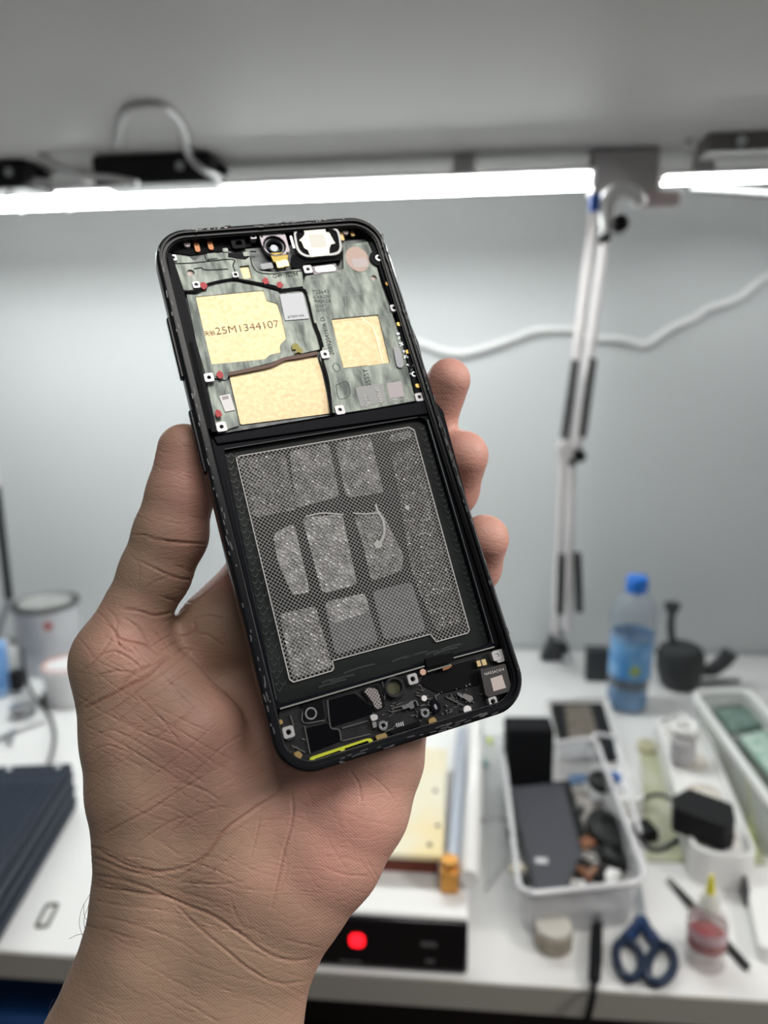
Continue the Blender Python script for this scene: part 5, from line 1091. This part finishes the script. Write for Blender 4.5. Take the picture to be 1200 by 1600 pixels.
me.polygons.foreach_set('use_smooth', np.ones(len(Q), bool)); me.update(calc_edges=True)
# rosy parts of the skin: finger pads, thumb, both balls of the palm; paler tan on wrist and outer edge
def bump2(u, v, ru, rv): return np.exp(-((uv[:, 0] - u) / ru) ** 2 - ((uv[:, 1] - v) / rv) ** 2)
pink = 0.95 * bump2(540, 1290, 130, 170) + 0.8 * bump2(300, 760, 55, 130) + 0.7 * bump2(210, 1000, 60, 60) + 0.6 * bump2(320, 1150, 110, 110) + 0.9 * np.clip((Pc[:, 2] - .232) / .008, 0, 1)
at_ = me.attributes.new('rosy', 'FLOAT', 'POINT'); at_.data.foreach_set('value', np.clip(pink, 0, 1).astype(np.float32))
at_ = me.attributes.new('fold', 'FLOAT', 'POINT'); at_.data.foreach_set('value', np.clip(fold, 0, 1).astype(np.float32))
hand = bpy.data.objects.new('hand', me); S.collection.objects.link(hand); hand.location = org_h
tag(hand, 'bare left hand and wrist, palm up, gripping the dismantled phone', 'hand')

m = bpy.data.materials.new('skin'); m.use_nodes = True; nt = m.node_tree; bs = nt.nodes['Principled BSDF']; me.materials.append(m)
def nd(t, **k):
    x = nt.nodes.new(t)
    for a, b in k.items(): setattr(x, a, b)
    return x
tc = nd('ShaderNodeTexCoord'); ra_ = nd('ShaderNodeAttribute', attribute_name='rosy'); fa = nd('ShaderNodeAttribute', attribute_name='fold')
n1 = nd('ShaderNodeTexNoise'); n1.inputs['Scale'].default_value = 55; n1.inputs['Detail'].default_value = 6; n1.inputs['Roughness'].default_value = 0.6
def mixc(f, a, b, blend='MIX'):
    x = nd('ShaderNodeMix', data_type='RGBA', blend_type=blend)
    for s, i in ((f, 0), (a, 6), (b, 7)):
        if isinstance(s, (int, float)): x.inputs[i].default_value = s
        elif isinstance(s, tuple): x.inputs[i].default_value = (*s, 1)
        else: nt.links.new(s, x.inputs[i])
    return x.outputs[2]
def mth(op, a, b=0.0):
    x = nd('ShaderNodeMath', operation=op)
    for i, s in enumerate((a, b)):
        if isinstance(s, (int, float)): x.inputs[i].default_value = s
        else: nt.links.new(s, x.inputs[i])
    return x.outputs[0]
nt.links.new(tc.outputs['Object'], n1.inputs['Vector'])
SK_A, SK_B = (0.31, 0.205, 0.142), (0.55, 0.28, 0.225)
f1 = mth('ADD', ra_.outputs['Fac'], mth('MULTIPLY', mth('SUBTRACT', n1.outputs[0], 0.5), 1.1))
cl = nd('ShaderNodeClamp'); nt.links.new(f1, cl.inputs[0])
col = mixc(cl.outputs[0], SK_A, SK_B)
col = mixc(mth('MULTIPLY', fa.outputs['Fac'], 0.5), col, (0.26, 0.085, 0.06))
nt.links.new(col, bs.inputs['Base Color'])
bs.inputs['Roughness'].default_value = 0.52; bs.inputs['Subsurface Weight'].default_value = 0.12; bs.inputs['Subsurface Scale'].default_value = 0.003; bs.inputs['Subsurface Radius'].default_value = (1, .35, .2)
bs.inputs['Specular IOR Level'].default_value = 0.35
# fine skin ridges and wrinkles
wv = nd('ShaderNodeTexWave', bands_direction='DIAGONAL'); wv.inputs['Scale'].default_value = 560; wv.inputs['Distortion'].default_value = 3.5; wv.inputs['Detail'].default_value = 2; wv.inputs['Detail Scale'].default_value = 0.35
nt.links.new(tc.outputs['Object'], wv.inputs['Vector'])
mp = nd('ShaderNodeMapping'); mp.inputs['Rotation'].default_value = (0, 0.5, 0.3); mp.inputs['Scale'].default_value = (0.5, 0.5, 1.6); nt.links.new(tc.outputs['Object'], mp.inputs[0])
n2 = nd('ShaderNodeTexNoise'); n2.inputs['Scale'].default_value = 520; n2.inputs['Detail'].default_value = 4; nt.links.new(mp.outputs[0], n2.inputs['Vector'])
vr = nd('ShaderNodeTexVoronoi', feature='DISTANCE_TO_EDGE'); vr.inputs['Scale'].default_value = 380; nt.links.new(mp.outputs[0], vr.inputs['Vector'])
vm_ = nd('ShaderNodeMapRange'); vm_.inputs[1].default_value = 0; vm_.inputs[2].default_value = 0.12; nt.links.new(vr.outputs[0], vm_.inputs[0])
hgt = mth('ADD', mth('MULTIPLY', wv.outputs['Fac'], 0.16), mth('ADD', mth('MULTIPLY', n2.outputs[0], 0.7), mth('MULTIPLY', vm_.outputs[0], 0.30)))
bp = nd('ShaderNodeBump'); bp.inputs['Strength'].default_value = 0.42; bp.inputs['Distance'].default_value = 0.00035; nt.links.new(hgt, bp.inputs['Height']); nt.links.new(bp.outputs[0], bs.inputs['Normal'])
# a few arm hairs at the outer wrist
hb = MB()
for q in (((140, 1398), (128, 1420), (124, 1445), (134, 1476)), ((138, 1415), (131, 1440), (138, 1470)), ((133, 1459), (120, 1461), (108, 1467)), ((140, 1440), (132, 1432), (131, 1412)), ((85, 1560), (78, 1572), (76, 1590))):
    hb.tube(spline([CP(u, v, .2165) - org_h for u, v in q], 5), .00006, 5)
hb.done('arm_hair', M('hair_dark', (0.10, 0.06, 0.04), 0.5), hand)['kind'] = 'stuff'
